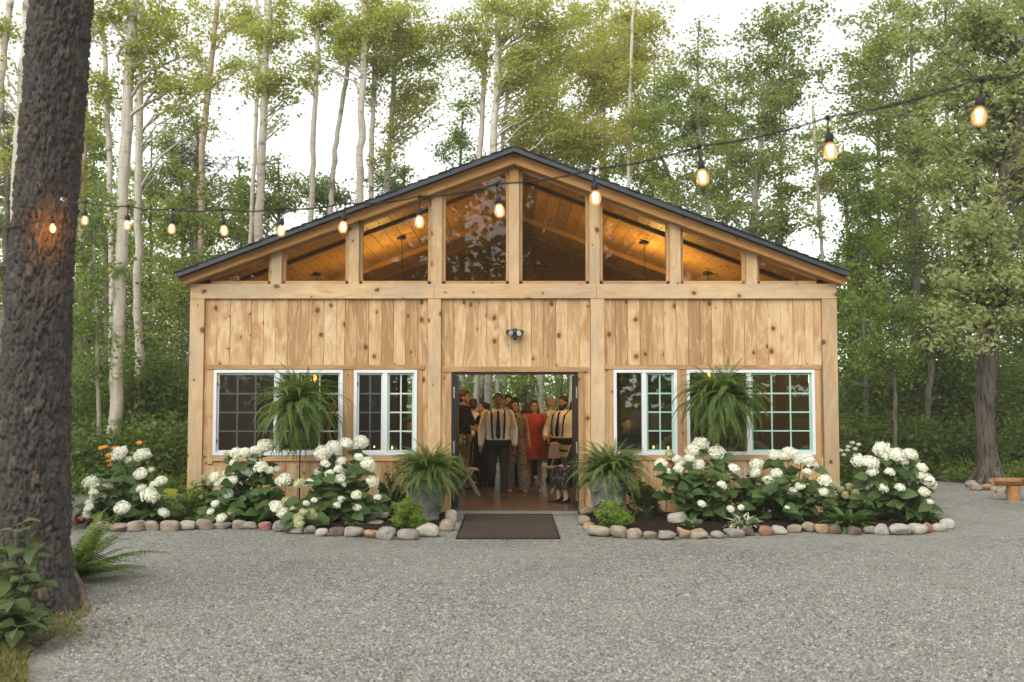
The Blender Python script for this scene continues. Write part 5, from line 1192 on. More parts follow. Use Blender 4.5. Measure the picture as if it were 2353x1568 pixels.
# cream panicle flowers on two shrubs
def panicles(label, pts, Y, seed, px0):
    rg = random.Random(seed); b = at(px0, 1185, Y); root = empty('panicle_hydrangea', (b.x, Y, .03), 0, label, 'hydrangea', 'cream panicle hydrangeas'); st = Acc()
    for px, py, r in pts:
        p = at(px, py, Y+rg.uniform(-.2,.1)); q = p-Vector((b.x, Y, .03)); s = r*mpp(Y)/.1
        ob('flower_head', rg.choice(BC), root, Matrix.Translation(q) @ Matrix.Rotation(rg.uniform(-.5,.5), 4, 'Y') @ Matrix.Rotation(rg.uniform(0,.6), 4, 'X') @ Matrix.Diagonal((s*.85, s*.85, s*1.25, 1)))
        B = bez((rg.uniform(-.05,.05),0,0), (q.x*.5, q.y*.5, q.z*.7), q, 7); st.tube(B, [.006]*7, 4)
        for k in range(6): 
            i = rg.randint(2, 5); az = rg.uniform(0, 6.28); ob('leaf', rg.choice(HL), root, orient(B[i], (math.cos(az), math.sin(az), rg.uniform(-.2,.4)), rg.uniform(-.5,.5), rg.uniform(.4,.65)))
    ob('stems', st.mesh('stems', M['stem'], True), root)
panicles('cream panicle hydrangea low beside the left corner post', [(468,1098,9),(480,1108,9),(488,1116,8),(470,1120,7),(455,1128,6),(478,1132,8),(492,1140,7),(448,1112,6),(462,1142,6)], 13.9, 1, 470)
panicles('cream panicle hydrangea beside the right corner post', [(1922,1118,10),(1934,1126,9),(1952,1118,9),(1966,1133,10),(1943,1138,9),(1912,1150,6),(1980,1124,7),(1968,1160,6)], 13.85, 2, 1940)
panicles('cream panicle hydrangea beside the right hanging fern pole', [(1668,1100,9),(1679,1118,8),(1690,1126,7),(1664,1128,7)], 14.1, 3, 1676)
# hostas
HO = [leaf_mesh('leaf', .2, .10, M['hosta'], .2, b) for b in (.5, .9, 1.2)]; HON = [leaf_mesh('leaf', .22, .055, M['hosta'], .25, b) for b in (.7, 1.0, 1.3)]
HV = [leaf_mesh('leaf', .19, .095, M['varieg'], .2, b, mid_attr=True) for b in (.6, .95, 1.3)]; HG = [leaf_mesh('leaf', .34, .27, M['gold'], .12, b, heart=.3) for b in (.3, .5)]
HR = [leaf_mesh('leaf', .14, .08, M['red'], .2, b) for b in (.5, .9)]
def hosta(name, label, px, pyb, Y, meshes, n, s, e0, e1, seed, rad=.08, sq=1.0, cat='hosta', pet=.0):
    rg = random.Random(seed); b = at(px, pyb, Y); root = empty(name, (b.x, Y, .04), 0, label, cat); st = Acc()
    for k in range(n):
        az = k*2.39996+rg.uniform(-.25,.25); f = (k+.5)/n; e = R(e0+(e1-e0)*f+rg.uniform(-8,8)); rr_ = rad*(1-.6*f)*rg.uniform(.5,1.3)
        d = Vector((math.cos(az)*math.cos(e), math.sin(az)*math.cos(e), math.sin(e))); p = Vector((math.cos(az)*rr_, math.sin(az)*rr_, .02))
        if pet: st.tube([p, p+d*pet*rg.uniform(.7,1.1)], [.006,.005], 5); p = p+d*pet*.95; d.z -= .5; d.normalize()
        ob('leaf', rg.choice(meshes), root, orient(p, d, rg.uniform(-.35,.35), s*rg.uniform(.75,1.15)))
    if pet: ob('stems', st.mesh('stems', M['stem'], True), root)
    return root
hosta('variegated_hosta', 'hosta with white centred green leaves at the front of the right bed', 1709, 1216, 12.85, HV, 64, 1.1, 8, 75, 1, .1)
hosta('hosta', 'dark green narrow leaved hosta spilling over stones at the right end', 1946, 1208, 12.95, HON, 95, 1.5, 4, 75, 2, .14)
hosta('hosta', 'small young hosta beside the pale pointed boulder', 1586, 1214, 12.8, HO, 9, .8, 15, 70, 3, .03)
hosta('golden_hosta', 'large leaved chartreuse hosta behind the leftmost hydrangea by the corner post', 404, 1150, 14.9, HG, 16, 1.0, 10, 55, 4, .1, pet=.28)
hosta('red_leaved_plant', 'dark red leaved plant at the left tip of the left bed', 186, 1194, 13.1, HR, 14, .9, 10, 70, 5, .05, cat='plant')
hosta('daylily_clump', 'grassy spiky leaved clump at the right end beside the gravel', 2128, 1192, 13.5, [leaf_mesh('leaf', .42, .014, M['hosta'], .3, b, n=7) for b in (.5, .9, 1.3)], 70, 1.0, 12, 82, 6, .07, cat='daylily')
hosta('low_hosta', 'low green foliage under the left hydrangeas beside the stones', 455, 1205, 13.2, HO, 34, .85, 5, 70, 7, .1)
hosta('low_hosta', 'low green foliage at the foot of the hydrangea left of the urn', 810, 1196, 13.25, HO, 26, .9, 5, 70, 8, .08)
# orange flowers behind the leftmost hydrangea
of = empty('orange_flower_clump', (at(255,1180,14.6).x, 14.6, .02), 0, 'tall plant with orange daisy flowers behind the leftmost hydrangea', 'flower'); st = Acc()
fl = Acc()
for k in range(11):
    a = k*2*math.pi/11; d = np.array((math.cos(a), math.sin(a), 0)); s_ = np.array((-math.sin(a), math.cos(a), 0)); fl.add([d*.006, d*.03+s_*.008+(0,0,.004), d*.05+(0,0,-.004), d*.03-s_*.008+(0,0,.004)], [(0,1,2,3)])
fl.ball((0,0,.004), (.012,.012,.01), 8, 5); flm = fl.mesh('flower', M['orange'])
for px, py in ((240,1027),(231,1029),(320,1017),(262,1029),(251,1058),(253,1067),(302,1064),(248,1046),(270,1075)):
    p = at(px, py, 14.6)-of.location; st.tube(bez((p.x*.4,0,0), (p.x*.6,0,p.z*.6), p, 5), [.004]*5, 4)
    ob('flower', flm, of, Matrix.Translation(p) @ Matrix.Rotation(random.uniform(.3,1.1), 4, 'X'))
    for k in range(9):
        t = random.uniform(.3,.9); az = random.uniform(0,6.28); ob('leaf', HON[0], of, orient(Vector((p.x*(.4+.6*t*t),0,p.z*t)), (math.cos(az), math.sin(az), .3), 0, .62))
ob('stems', st.mesh('stems', M['stem'], True), of)
# lilac bells on the hosta stalks
lf_ = empty('hosta_flower_stalk', (at(1705,1180,13.9).x, 13.9, .03), 0, 'slender stalks with pale lilac bells left of the right end hydrangea', 'flower'); st = Acc()
bell = Acc(); Vb, qb = lathe([(.004,0),(.008,-.012),(.009,-.03),(.017,-.045)], 7); bell.add(Vb, qb); bm_ = bell.mesh('bell', M['lilac'], True)
for px, py in ((1690,1085),(1716,1100),(1728,1112),(1708,1076)):
    p = at(px, py, 13.9)-lf_.location; st.tube(bez((0,0,0), (p.x*.3,0,p.z*.6), p, 6), [.003]*6, 4)
    for k in range(6): ob('bell', bm_, lf_, Matrix.Translation(p+Vector((random.uniform(-.03,.03), random.uniform(-.02,.02), -.025*k))) @ Matrix.Rotation(random.uniform(-.9,.9), 4, 'Y'))
ob('stems', st.mesh('stems', M['stem']), lf_)

# ------------------------------------------------------------------ left foreground: fern, broad-leaved shrub, seedlings, litter, grass
FR2 = [frond_mesh(L, R(e), R(b), .062, M['fern'], 26) for L, e, b in ((.72,70,45),(.75,55,60),(.72,40,60),(.65,25,45),(.55,75,70))]
FG=0; fg = empty('wood_fern', tuple(gnd(168,1335)+Vector((0,0,.02))), 0, 'wild fern growing at the right foot of the dark trunk', 'fern'); rgf = random.Random(3)
for k in range(60):
    az = rgf.uniform(-1.9, 1.75) if k % 5 else rgf.uniform(0, 6.28)
    ob('frond', rgf.choice(FR2), fg, Matrix.Translation((rgf.uniform(-.04,.05), rgf.uniform(-.06,.06), 0)) @ Matrix.Rotation(az, 4, 'Z') @ Matrix.Rotation(rgf.uniform(-.5,.5), 4, 'X') @ Matrix.Scale(rgf.uniform(.8,1.3), 4))
VL = [leaf_mesh('leaf', .17, .115, M['viburnum'], .2, b, heart=.15, n=7) for b in (.3, .6, .95)]
def stemmed(name, label, px, pyb, tops, seed, per, s, cat='shrub', z0=0.0):
    rg = random.Random(seed); b = gnd(px, pyb); root = empty(name, tuple(b), 0, label, cat); st = Acc()
    for tx, ty, dY in tops:
        p = at(tx, ty, b.y+dY)-b; B = bez((rg.uniform(-.08,.08), rg.uniform(-.08,.08), 0), (p.x*.35, p.y*.35, p.z*.75), p, 8); st.tube(B, list(np.linspace(.009,.004,8)), 5)
        for k in range(per):
            t = 1-(k/per)**1.2*.75; i = min(6, int(t*7)); q = Vector(B[i]+(B[i+1]-B[i])*(t*7-i)); az = k*math.pi/2*1.07+rg.uniform(-.4,.4)+(k % 2)*math.pi
            d = Vector((math.cos(az), math.sin(az), rg.uniform(-.3,.45))); st.tube([q, q+d*.04*s], [.003,.0025], 4)
            ob('leaf', rg.choice(VL), root, orient(q+d*.04*s, d, rg.uniform(-.5,.5), s*rg.uniform(.6,1.1)*(.8 if t > .95 else 1)))
    ob('stems', st.mesh('stems', M['stem'], True), root)
stemmed('broadleaf_shrub', 'large leaved green shrub in the lower left corner before the trunk', 20, 1485, [(40,1205,0),(15,1245,.1),(85,1255,.05),(-10,1300,-.1),(55,1320,-.1),(100,1330,.1),(25,1375,-.25),(75,1400,-.2),(-15,1400,-.3),(45,1440,-.35),(95,1425,-.1),(5,1350,.2),(-30,1230,.2)], 5, 12, 1.0)
stemmed('seedling_vine', 'young leafy seedling climbing at the foot of the dark trunk', 125, 1385, [(92,1172,.25),(135,1300,.15),(150,1290,.2),(110,1310,.1),(160,1335,.1),(120,1345,0),(85,1350,0),(140,1350,-.1)], 6, 6, .55)
stemmed('seedling', 'tiny seedling leaves at the left edge beside the dark trunk', 3, 1330, [(-3,1150,.3),(0,1165,.2),(-15,1200,.2)], 8, 5, .6)
def litter():
    rg = np.random.default_rng(8); n = 700
    px = rg.normal(80, 90, n); py = 1385+110*rg.random(n)+np.maximum(0, 40-px*.3); P = np.array([gnd(a, b) for a, b in zip(px, py)]); P[:,2] = .012+.01*rg.random(n)
    V, F = leaf_cloud(P, .034, rg, .55, 2.2, 0); tag(ob('leaf_litter', mesh_from('leaf_litter', V, [F], leafmat('dry_fallen_leaf', (.11,.075,.045), (.22,.165,.11), (.36,.28,.19), .1, .8))), kind='stuff')
litter()
def stray():
    rg = np.random.default_rng(18); n = 170; px = rg.uniform(230, 2353, n); py = 1245+323*rg.random(n)**1.2; P = np.array([gnd(a, b) for a, b in zip(px, py)]); P[:,2] = .014
    V, F = leaf_cloud(P, .030, rg, .6, 2.5, 0); tag(ob('leaf_litter', mesh_from('leaf_litter', V, [F], leafmat('stray_fallen_leaf', (.10,.065,.035), (.24,.16,.07), (.40,.30,.13), .1, .8))), kind='stuff')
stray()
sheet('earth_patch', curve_pts([G(-200,1420), G(60,1378), G(165,1385), G(208,1403), G(160,1440), G(75,1500), G(-10,1568), (-2.55,4.2), (-4.2,4.6)], 6), .006, M['litter'])
def tuft(name, px0, px1, py0, py1, n, h, seed, mat):
    rg = np.random.default_rng(seed); V = []; F = []
    px = px0+(px1-px0)*rg.random(n); py = py0+(py1-py0)*rg.random(n)
    for i in range(n):
        b = np.array(gnd(px[i], py[i])); a = rg.random()*6.28; hh = h*(.5+.7*rg.random()); d = np.array((math.cos(a), math.sin(a), 0)); w = np.array((-math.sin(a), math.cos(a), 0))*.004; k = len(V)
        V += [b-w, b+w, b+d*hh*.25+w*.8+(0,0,hh*.6), b+d*hh*.25-w*.8+(0,0,hh*.6), b+d*hh*.65+(0,0,hh*.85)]; F.append((k,k+1,k+2,k+3)); F.append((k+3,k+2,k+4,k+4))
    q = np.array([f for f in F if f[2] != f[3]]); t = np.array([f[:3] for f in F if f[2] == f[3]])
    return tag(ob(name, mesh_from(name, V, [q, t], mat)), kind='stuff')
tuft('grass', -60, 62, 1455, 1640, 2600, .10, 3, leafmat('olive_grass_blade', (.10,.10,.03), (.16,.155,.05), (.23,.21,.08), .3, .7))
tuft('grass', 60, 190, 1400, 1470, 260, .06, 4, M['l_green'])
# ------------------------------------------------------------------ log bench at the right edge
bb = gnd(2336, 1152); bench = empty('log_bench', (bb.x, bb.y+.1, 0), R(-4), 'rustic split log bench at the right edge before the oak', 'bench'); m_ = mpp(bb.y)
tb = at(2336, 1104, bb.y).z; rg_ = np.random.default_rng(2)
V = []; n = 14
for i in range(n):
    t = i/(n-1); xx_ = -.30+1.7*t; dz = .012*math.sin(t*9); w = .16+.012*math.sin(t*7+1)
    for yy_, z_ in ((-w,.015),(-w*.98,-.02),(-w*.6,-.085),(0,-.105),(w*.6,-.085),(w*.98,-.02),(w,.015),(w*.6,.022),(-w*.6,.022)): V.append((xx_+(.03*math.sin(z_*60) if i in (0,n-1) else 0), yy_, tb+z_+dz*.4))
K = 9; F = [(i*K+j, i*K+(j+1) % K, (i+1)*K+(j+1) % K, (i+1)*K+j) for i in range(n-1) for j in range(K)]
me = bpy.data.meshes.new('seat'); me.from_pydata(V, [], F+[tuple(range(K))[::-1], tuple((n-1)*K+j for j in range(K))]); me.materials.append(M['log']); ob('seat', me, bench)
for xx_ in (0.0, 1.15):
    lg = Acc().tube([(0,0,-.03),(0,0,.1),(.005,0,tb-.095)], [.112,.108,.105], 14).mesh('leg', M['log'], False); ob('leg', lg, bench, Matrix.Translation((xx_, 0, 0)))
# ------------------------------------------------------------------ people in the doorway
def skinmat(name, c): return plain(name, c, .5, 0, .35, .08, 30)
M['skin'] = skinmat('warm_skin', (.48,.29,.20)); M['skin2'] = skinmat('tanned_skin', (.40,.225,.145))
M['shirt'] = plain('white_cotton_shirt', (.78,.76,.75), .8, 0, .2, .06, 8, .15)
M['darkcloth'] = plain('black_cloth', (.014,.013,.014), .85, 0, .2, .3, 12, .1)
M['trouser'] = plain('charcoal_trousers', (.028,.022,.020), .85, 0, .2, .3, 10, .12)
M['khaki'] = plain('khaki_trousers', (.24,.16,.10), .85, 0, .2, .1, 10)
M['lightblue'] = plain('light_blue_shirt', (.42,.50,.58), .8)
M['leather'] = plain('brown_leather_shoe', (.035,.018,.010), .4, 0, .5)
M['sandal'] = plain('tan_sandal', (.35,.17,.08), .5)
M['hairdark'] = plain('dark_brown_hair', (.022,.012,.008), .5, 0, .4, .5, 60, .4); M['hairbrown'] = plain('brown_hair', (.075,.035,.016), .5, 0, .4, .4, 60, .4)
M['hairgrey'] = plain('grey_blond_hair', (.30,.235,.16), .6, 0, .3, .3, 60, .4); M['hairblond'] = plain('dark_blond_hair', (.16,.09,.04), .55, 0, .3, .3, 60, .4)
M['eye'] = plain('dark_eye', (.012,.009,.008), .2)
def printmat(name, base, spot, scale, lo=.35, hi=.5):
    k = NT(name); co = k.n('TexCoord').outputs['Object']; v = k.n('TexVoronoi', {'Vector': k.vadd(co, k.vmul(k.n('TexNoise', {'Vector': co, 'Scale': 20.0}).outputs[1], (.06,.06,.06))), 'Scale': scale})
    col = k.mix(k.ramp(v.outputs['Distance'], [(lo, 1.0), (hi, 0.0)]), base, spot)
    return k.end(k.bsdf(col, .85, None, .2))
M['reddress'] = printmat('orange_red_print_dress', (.34,.042,.014), (.46,.10,.04), 55)
M['floral'] = printmat('grey_floral_print', (.21,.19,.18), (.05,.045,.055), 17, .30, .42)
M['floralskirt'] = printmat('black_floral_skirt', (.012,.012,.013), (.15,.135,.12), 26, .28, .36)
def solid(acc, name, vox, smooth, mat, dec=.4):
    me = acc.mesh(name, None, True); o = bpy.data.objects.new('tmp', me); C.objects.link(o)
    r = o.modifiers.new('r', 'REMESH'); r.mode = 'VOXEL'; r.voxel_size = vox; r.use_smooth_shade = True
    if smooth: s = o.modifiers.new('s', 'SMOOTH'); s.iterations = smooth; s.factor = .5
    if dec: d_ = o.modifiers.new('d', 'DECIMATE'); d_.ratio = dec
    dg = bpy.context.evaluated_depsgraph_get(); ev = o.evaluated_get(dg)
    out = bpy.data.meshes.new_from_object(ev); out.name = name; bpy.data.objects.remove(o); bpy.data.meshes.remove(me)
    out.materials.clear(); out.materials.append(mat); return out
def rot(p, c, ax, a):
    m = Matrix.Rotation(a, 3, ax); return np.array(m @ (Vector(p)-Vector(c))+Vector(c))
def person(label, loc, rz, h, outfit, J=None, head=(0,0), hair='short', hairm='hairdark', skin='skin', face=True, beard=None, sit=False, wide=1.0, vox=.011, bend=0.0, group=None, hands=True, glance=0):
    """local frame: faces -Y, feet at z=0, built 1.75 m tall and scaled"""
    s = h/1.75
    j = dict(hipL=(-.095,0,.92), hipR=(.095,0,.92), kneeL=(-.105,-.01,.49), kneeR=(.105,-.01,.49), ankL=(-.11,.03,.085), ankR=(.11,.03,.085),
             shL=(-.195,0,1.42), shR=(.195,0,1.42), elL=(-.255,.03,1.13), elR=(.255,.03,1.13), wrL=(-.275,-.05,.88), wrR=(.275,-.05,.88))
    if sit:
        for k in ('hipL','hipR'): j[k] = (j[k][0], .0, .50)
        for k, sx in (('kneeL',-1),('kneeR',1)): j[k] = (.12*sx, -.44, .50)
        for k, sx in (('ankL',-1),('ankR',1)): j[k] = (.12*sx, -.40, .085)
        for k in ('shL','shR','elL','elR','wrL','wrR'): j[k] = (j[k][0], j[k][1], j[k][2]-.42)
        j['elL'] = (-.25,-.08,.74); j['elR'] = (.25,-.08,.74); j['wrL'] = (-.13,-.30,.62); j['wrR'] = (.13,-.30,.62)
    if J: j.update(J)
    dz = -.42 if sit else 0.0; ax = lambda p: rot(p, (0,0,.95+dz), 'X', bend)
    j = {k: (ax(v) if k[:2] in ('sh','el','wr') else np.array(v, float)) for k, v in j.items()}
    up = lambda x, y, z: ax((x, y, z+dz))
    hc = np.array((0,-.015,1.635)); yaw, nod = head
    def hd(p):
        q = rot(np.array(p, float), hc-(0,0,.09), 'X', nod); q = rot(q, hc, 'Z', yaw); return up(*q)
    def torso(a, inf=0.0, z0=.86, neck=False):
        ring = [(.86,.155,.115,0),(.93,.168,.122,.0),(1.02,.158,.112,-.005),(1.10,.150,.108,-.01),(1.22,.165,.118,-.012),(1.33,.182,.118,-.008),(1.41,.178,.098,.0),(1.455,.125,.078,.005),(1.485,.066,.062,.005)]
        ring = [r for r in ring if r[0] >= z0-.001]
        a.tube([up(0, r[3]-(.035*(wide-1)*4 if r[0] < 1.3 else 0), r[0]) for r in ring], [((r[1]*(1+(wide-1)*(1 if r[0] < 1.42 else .3))+inf), r[2]*(1+(wide-1)*1.3)+inf) for r in ring], 18, side=(1,0,0))
    def limb(a, pts, rad): 
        P = np.array(pts, float); n = 9; t = np.linspace(0, len(P)-1, n); a.tube(np.stack([np.interp(t, range(len(P)), P[:,i]) for i in range(3)], 1), list(np.interp(t, range(len(P)), rad)), 12)
        for p, r in zip(P, rad): a.ball(p, r*1.0, 12, 8)
    B = Acc(); torso(B)
    B.tube([up(0,.012,1.44), up(0,.0,1.52), hd((0,.0,1.58))], [.060,.056,.056], 12)
    fs = 1.0
    for c, r in (((0,.0,1.655),(.076,.098,.104)), ((0,-.035,1.60),(.064,.068,.068)), ((0,-.055,1.553),(.043,.044,.032)), ((0,-.06,1.575),(.050,.040,.03))):
        V, q, t = ball(c, r, 16, 12); B.add(np.array([hd(v) for v in V]), q, t)
    if face:
        for c, r in (((0,-.108,1.618),(.013,.020,.020)), ((0,-.098,1.638),(.009,.016,.03)), ((-.034,-.082,1.656),(.024,.012,.008)), ((.034,-.082,1.656),(.024,.012,.008)), ((0,-.088,1.574),(.022,.012,.0065)), ((-.04,-.07,1.61),(.022,.018,.02)), ((.04,-.07,1.61),(.022,.018,.02))):
            V, q, t = ball(c, r, 10, 8); B.add(np.array([hd(v) for v in V]), q, t)
    for sx in (-1,1):
        V, q, t = ball((sx*.079,.008,1.622),(.012,.022,.032), 10, 8); B.add(np.array([hd(v) for v in V]), q, t)
    for S, sx in (('L',-1),('R',1)):
        limb(B, [j['sh'+S], j['el'+S], j['wr'+S]], [.056*wide,.042*wide,.029]); limb(B, [j['hip'+S], j['knee'+S], j['ank'+S]], [.088*wide,.057,.040])
        k = j['ank'+S]; B.tube([k+(0,.05,-.045), k+(0,-.04,-.04), k+(0,-.13,-.055), k+(0,-.19,-.062)], [(.028,.030),(.034,.030),(.036,.018),(.020,.008)], 10, side=(1,0,0))
        # hand: palm, four unequal bent fingers and a thumb from the side of the palm
        w = j['wr'+S]; d = w-j['el'+S]; d = d/np.linalg.norm(d); side = np.array((0,-1,0.)) ; side = side-d*np.dot(side, d); side /= np.linalg.norm(side); out = np.cross(d, side)*sx
        B.tube([w, w+d*.03, w+d*.075, w+d*.1], [(.024,.019),(.038,.017),(.042,.015),(.036,.012)], 10, side=side)
        if hands:
            for k4, (o_, L) in enumerate(((.030,.068),(.011,.078),(-.009,.072),(-.028,.058))):
                b = w+d*.09+side*o_; inn = -out*sx*0+(-np.array((sx,0,0))*.35)
                B.tube([b, b+d*L*.5, b+d*L*.8+inn*L*.22, b+d*L+inn*L*.5], [.0095,.009,.0085,.007], 7)
            tb_ = w+d*.03+side*.028; B.tube([tb_, tb_+side*.022+d*.025, tb_+side*.028+d*.058], [.012,.011,.009], 7)
    body = ob('person', solid(B, 'body', vox, 3, M[skin]), None, Matrix.Translation(Vector(loc)) @ Matrix.Rotation(rz, 4, 'Z') @ Matrix.Scale(s, 4)); tag(body, label, 'person', group)
    part = lambda n, me: ob(n, me, body)
    if face:
        for sx in (-1,1): part('eye', Acc().ball(hd((sx*.032,-.090,1.640)), (.013,.008,.007), 10, 6).mesh('eye', M['eye'], True))
        part('mouth', Acc().ball(hd((0,-.099,1.574)), (.020,.004,.003), 10, 6).mesh('mouth', plain('lip', (.22,.07,.06), .5), True))
        if beard is None or beard == 'moustache':
            for sx in (-1,1): part('eyebrow', Acc().ball(hd((sx*.034,-.095,1.664)), (.020,.006,.004), 10, 6).mesh('eyebrow', M[hairm], True))
    def blob(name, parts, mat, v=.010, sm=2):
        a = Acc()
        for c, r in parts: V, q, t = ball(c, r, 16, 12); a.add(np.array([hd(x) for x in V]), q, t)
        part(name, solid(a, name, v, sm, M[mat]))
    cap = [((0,.020,1.688),(.090,.103,.096)), ((0,.045,1.63),(.085,.078,.08)), ((0,-.04,1.742),(.066,.06,.026))]
    if hair == 'short': blob('hair', cap, hairm)
    elif hair == 'buzz': blob('hair', [((0,.016,1.682),(.0865,.104,.094)), ((0,.045,1.635),(.083,.074,.07))], hairm)
    elif hair == 'long': blob('hair', cap+[((-.062,.02,1.57),(.034,.05,.12)), ((.062,.02,1.57),(.034,.05,.12)), ((0,.055,1.53),(.088,.045,.15)), ((-.07,-.01,1.50),(.03,.035,.10)), ((.07,-.01,1.50),(.03,.035,.10))], hairm)
    elif hair == 'bob': blob('hair', cap+[((-.07,.0,1.60),(.036,.06,.09)), ((.07,.0,1.60),(.036,.06,.09)), ((0,.05,1.57),(.085,.06,.10))], hairm)
    elif hair == 'bun': blob('hair', cap+[((0,.10,1.69),(.05,.05,.05)), ((0,.07,1.60),(.06,.05,.06))], hairm)
    elif hair == 'cap': blob('cap', cap+[((0,-.10,1.70),(.06,.06,.01))], hairm)
    if beard == 'full': blob('beard', [((0,-.062,1.545),(.062,.05,.052)), ((-.052,-.03,1.575),(.025,.05,.045)), ((.052,-.03,1.575),(.025,.05,.045)), ((0,-.07,1.50),(.045,.035,.045)), ((0,-.100,1.592),(.034,.012,.009))], 'hairdark', .008)
    if beard in ('moustache','short'): blob('moustache', [((-.015,-.103,1.590),(.020,.008,.007)), ((.015,-.103,1.590),(.020,.008,.007))], 'hairdark' if hairm != 'hairgrey' else 'hairgrey', .005, 1)
    if beard == 'short': blob('beard', [((0,-.068,1.548),(.046,.036,.03)), ((-.05,-.03,1.57),(.02,.045,.035)), ((.05,-.03,1.57),(.02,.045,.035))], hairm, .008)
    def sleeves(a, end=1.0, inf=.016, cuff=True):
        for S in 'LR':
            p, e, w = j['sh'+S], j['el'+S], j['wr'+S]
            if end >= 1: limb(a, [p+(0,0,-.01), e, w-(w-e)*.04], [.058*wide+inf,.052*wide+inf,.036+inf*.9])
            else: limb(a, [p, p+(e-p)*min(1, end*2)], [.062*wide+inf,.052*wide+inf*1.6])
    def legs(a, r=(.098,.070,.062), to=.0):
        for S in 'LR': limb(a, [j['hip'+S], j['knee'+S], j['ank'+S]+np.array((0,.01,-.02+to))], [r[0]*wide, r[1], r[2]])
    def shoes(mat, name='shoe', top=.05):
        for S in 'LR':
            k = j['ank'+S]; a = Acc(); a.tube([k+(0,.065,-.05), k+(0,.0,-.045), k+(0,-.10,-.058), k+(0,-.20,-.066)], [(.036,.034),(.045,.042),(.050,.030),(.034,.019)], 12, side=(1,0,0)); a.ball(k+(0,.015,-.02), (.045,.052,top), 12, 8); part(name, solid(a, name, .009, 2, M[mat]))
    def suspenders(mat='darkcloth', tie=True):
        a = Acc(); front = lambda z: -(np.interp(z, [.95,1.05,1.2,1.33,1.41,1.45],[.137,.128,.135,.134,.112,.09])*(1+(wide-1)*1.3))-.028-(.035*(wide-1)*4 if z < 1.3 else 0)
        for sx in (-1,1):
            P = [up(sx*x*wide, front(z)+.004, z) for x, z in ((.082,.99),(.088,1.1),(.094,1.22),(.098,1.33),(.098,1.40))]+[up(sx*.098*wide, -.045, 1.468), up(sx*.092*wide,.02,1.482), up(sx*.08,.09,1.43), up(sx*.05,.135,1.3)]
            st = Acc(); st.tube(P, [(.016,.005)]*len(P), 8, side=(1,0,0)); part('suspender', st.mesh('suspender', M[mat], True))
        if tie:
            P = [up(0, front(z)-.012, z) for z in (1.455,1.435,1.41,1.3,1.15,1.03,.985)]; P[0] = up(0,-.088,1.462); st = Acc(); st.tube(P, [(.016,.010),(.020,.012),(.017,.008),(.026,.007),(.034,.007),(.038,.007),(.004,.004)], 10, side=(1,0,0)); part('tie', st.mesh('tie', M['darkcloth'], True))
    def collar(mat):
        for sx in (-1,1):
            a = Acc(); P = [up(0,.07,1.50), up(sx*.058,.03,1.50), up(sx*.062,-.035,1.49), up(sx*.03,-.085,1.468), up(sx*.035,-.112,1.425)]; a.tube(P, [(.006,.022),(.006,.022),(.006,.022),(.006,.022),(.004,.008)], 8, side=(0,0,1)); part('collar', a.mesh('collar', M[mat], True))
    def skirt(a, mat_r0, prof, ripple=.0, n=40):
        """prof: (z, rx, ry)"""
        ang = np.linspace(0, 2*np.pi, n, endpoint=False); V = []
        for i, (z, rx_, ry_) in enumerate(prof):
            f = ripple*(i/(len(prof)-1)); q = 1+f*np.sin(ang*9+i*.3)+f*.6*np.sin(ang*5+1)
            V.append(np.stack([rx_*q*np.cos(ang), ry_*q*np.sin(ang), np.full(n, z)], 1))
        V = np.concatenate(V+[np.array([[0,0,prof[0][0]],[0,0,prof[-1][0]]])]); jn = np.arange(n); kn = (jn+1) % n; m = len(prof)
        q = np.concatenate([np.stack([i*n+kn, i*n+jn, (i+1)*n+jn, (i+1)*n+kn], 1) for i in range(m-1)])
        t = np.concatenate([np.stack([np.full(n, m*n), jn, kn], 1), np.stack([np.full(n, m*n+1), (m-1)*n+kn, (m-1)*n+jn], 1)])
        a.add(V, q, t)
    if outfit in ('suspenders','whiteshirt','blueshirt','blackshirt','rolled'):
        sm = {'blueshirt':'lightblue','blackshirt':'darkcloth'}.get(outfit, 'shirt'); a = Acc(); torso(a, .018, .93); sleeves(a, .75 if outfit == 'blackshirt' else 1.0)
        if not outfit == 'blackshirt': 
            for S in 'LR': w = j['wr'+S]; e = j['el'+S]; a.tube([w-(w-e)*.13, w-(w-e)*.02], [.047,.045], 12)
        me = solid(a, 'shirt', .012, 2, M[sm])
        part('shirt', me); collar(sm)
        if outfit in ('suspenders',): suspenders()
        a = Acc(); legs(a); wo = -.035*(wide-1)*4; a.tube([up(0,wo,.84), up(0,wo,.93), up(0,wo-.005,.985)], [(.172*wide,.140*(1+(wide-1)*1.3)),(.189*wide,.150*(1+(wide-1)*1.3)),(.186*wide,.146*(1+(wide-1)*1.3))], 18, side=(1,0,0)); part('trousers', solid(a, 'trousers', .012, 2, M['khaki' if outfit == 'blackshirt' else 'trouser'])); shoes('leather')
    elif outfit == 'reddress':
        a = Acc(); torso(a, .016, 1.02); sleeves(a, .5, .02); skirt(a, 0, [(1.12,.165,.125),(1.06,.175,.135),(.95,.215,.175),(.80,.262,.215),(.66,.30,.245),(.56,.325,.265)], .05); part('dress', solid(a, 'dress', .011, 1, M['reddress'])); shoes('sandal', 'sandal', .03)
    elif outfit == 'jumpsuit':
        a = Acc(); torso(a, .014, .86); legs(a, (.115,.105,.105), .02); part('jumpsuit', solid(a, 'jumpsuit', .011, 1, M['floral'])); shoes('sandal', 'sandal', .03)
    elif outfit == 'blackdress':
        a = Acc(); torso(a, .012, .93); skirt(a, 0, [(1.05,.165,.125),(.95,.20,.155),(.7,.215,.18),(.4,.235,.2),(.12,.25,.22)], .03); part('dress', solid(a, 'dress', .012, 1, M['darkcloth'])); shoes('leather', 'shoe')
    elif outfit == 'seatedskirt':
        a = Acc(); torso(a, .018, .90); sleeves(a, 1.0, .018); part('top', solid(a, 'top', .012, 2, M['darkcloth']))
        a = Acc()
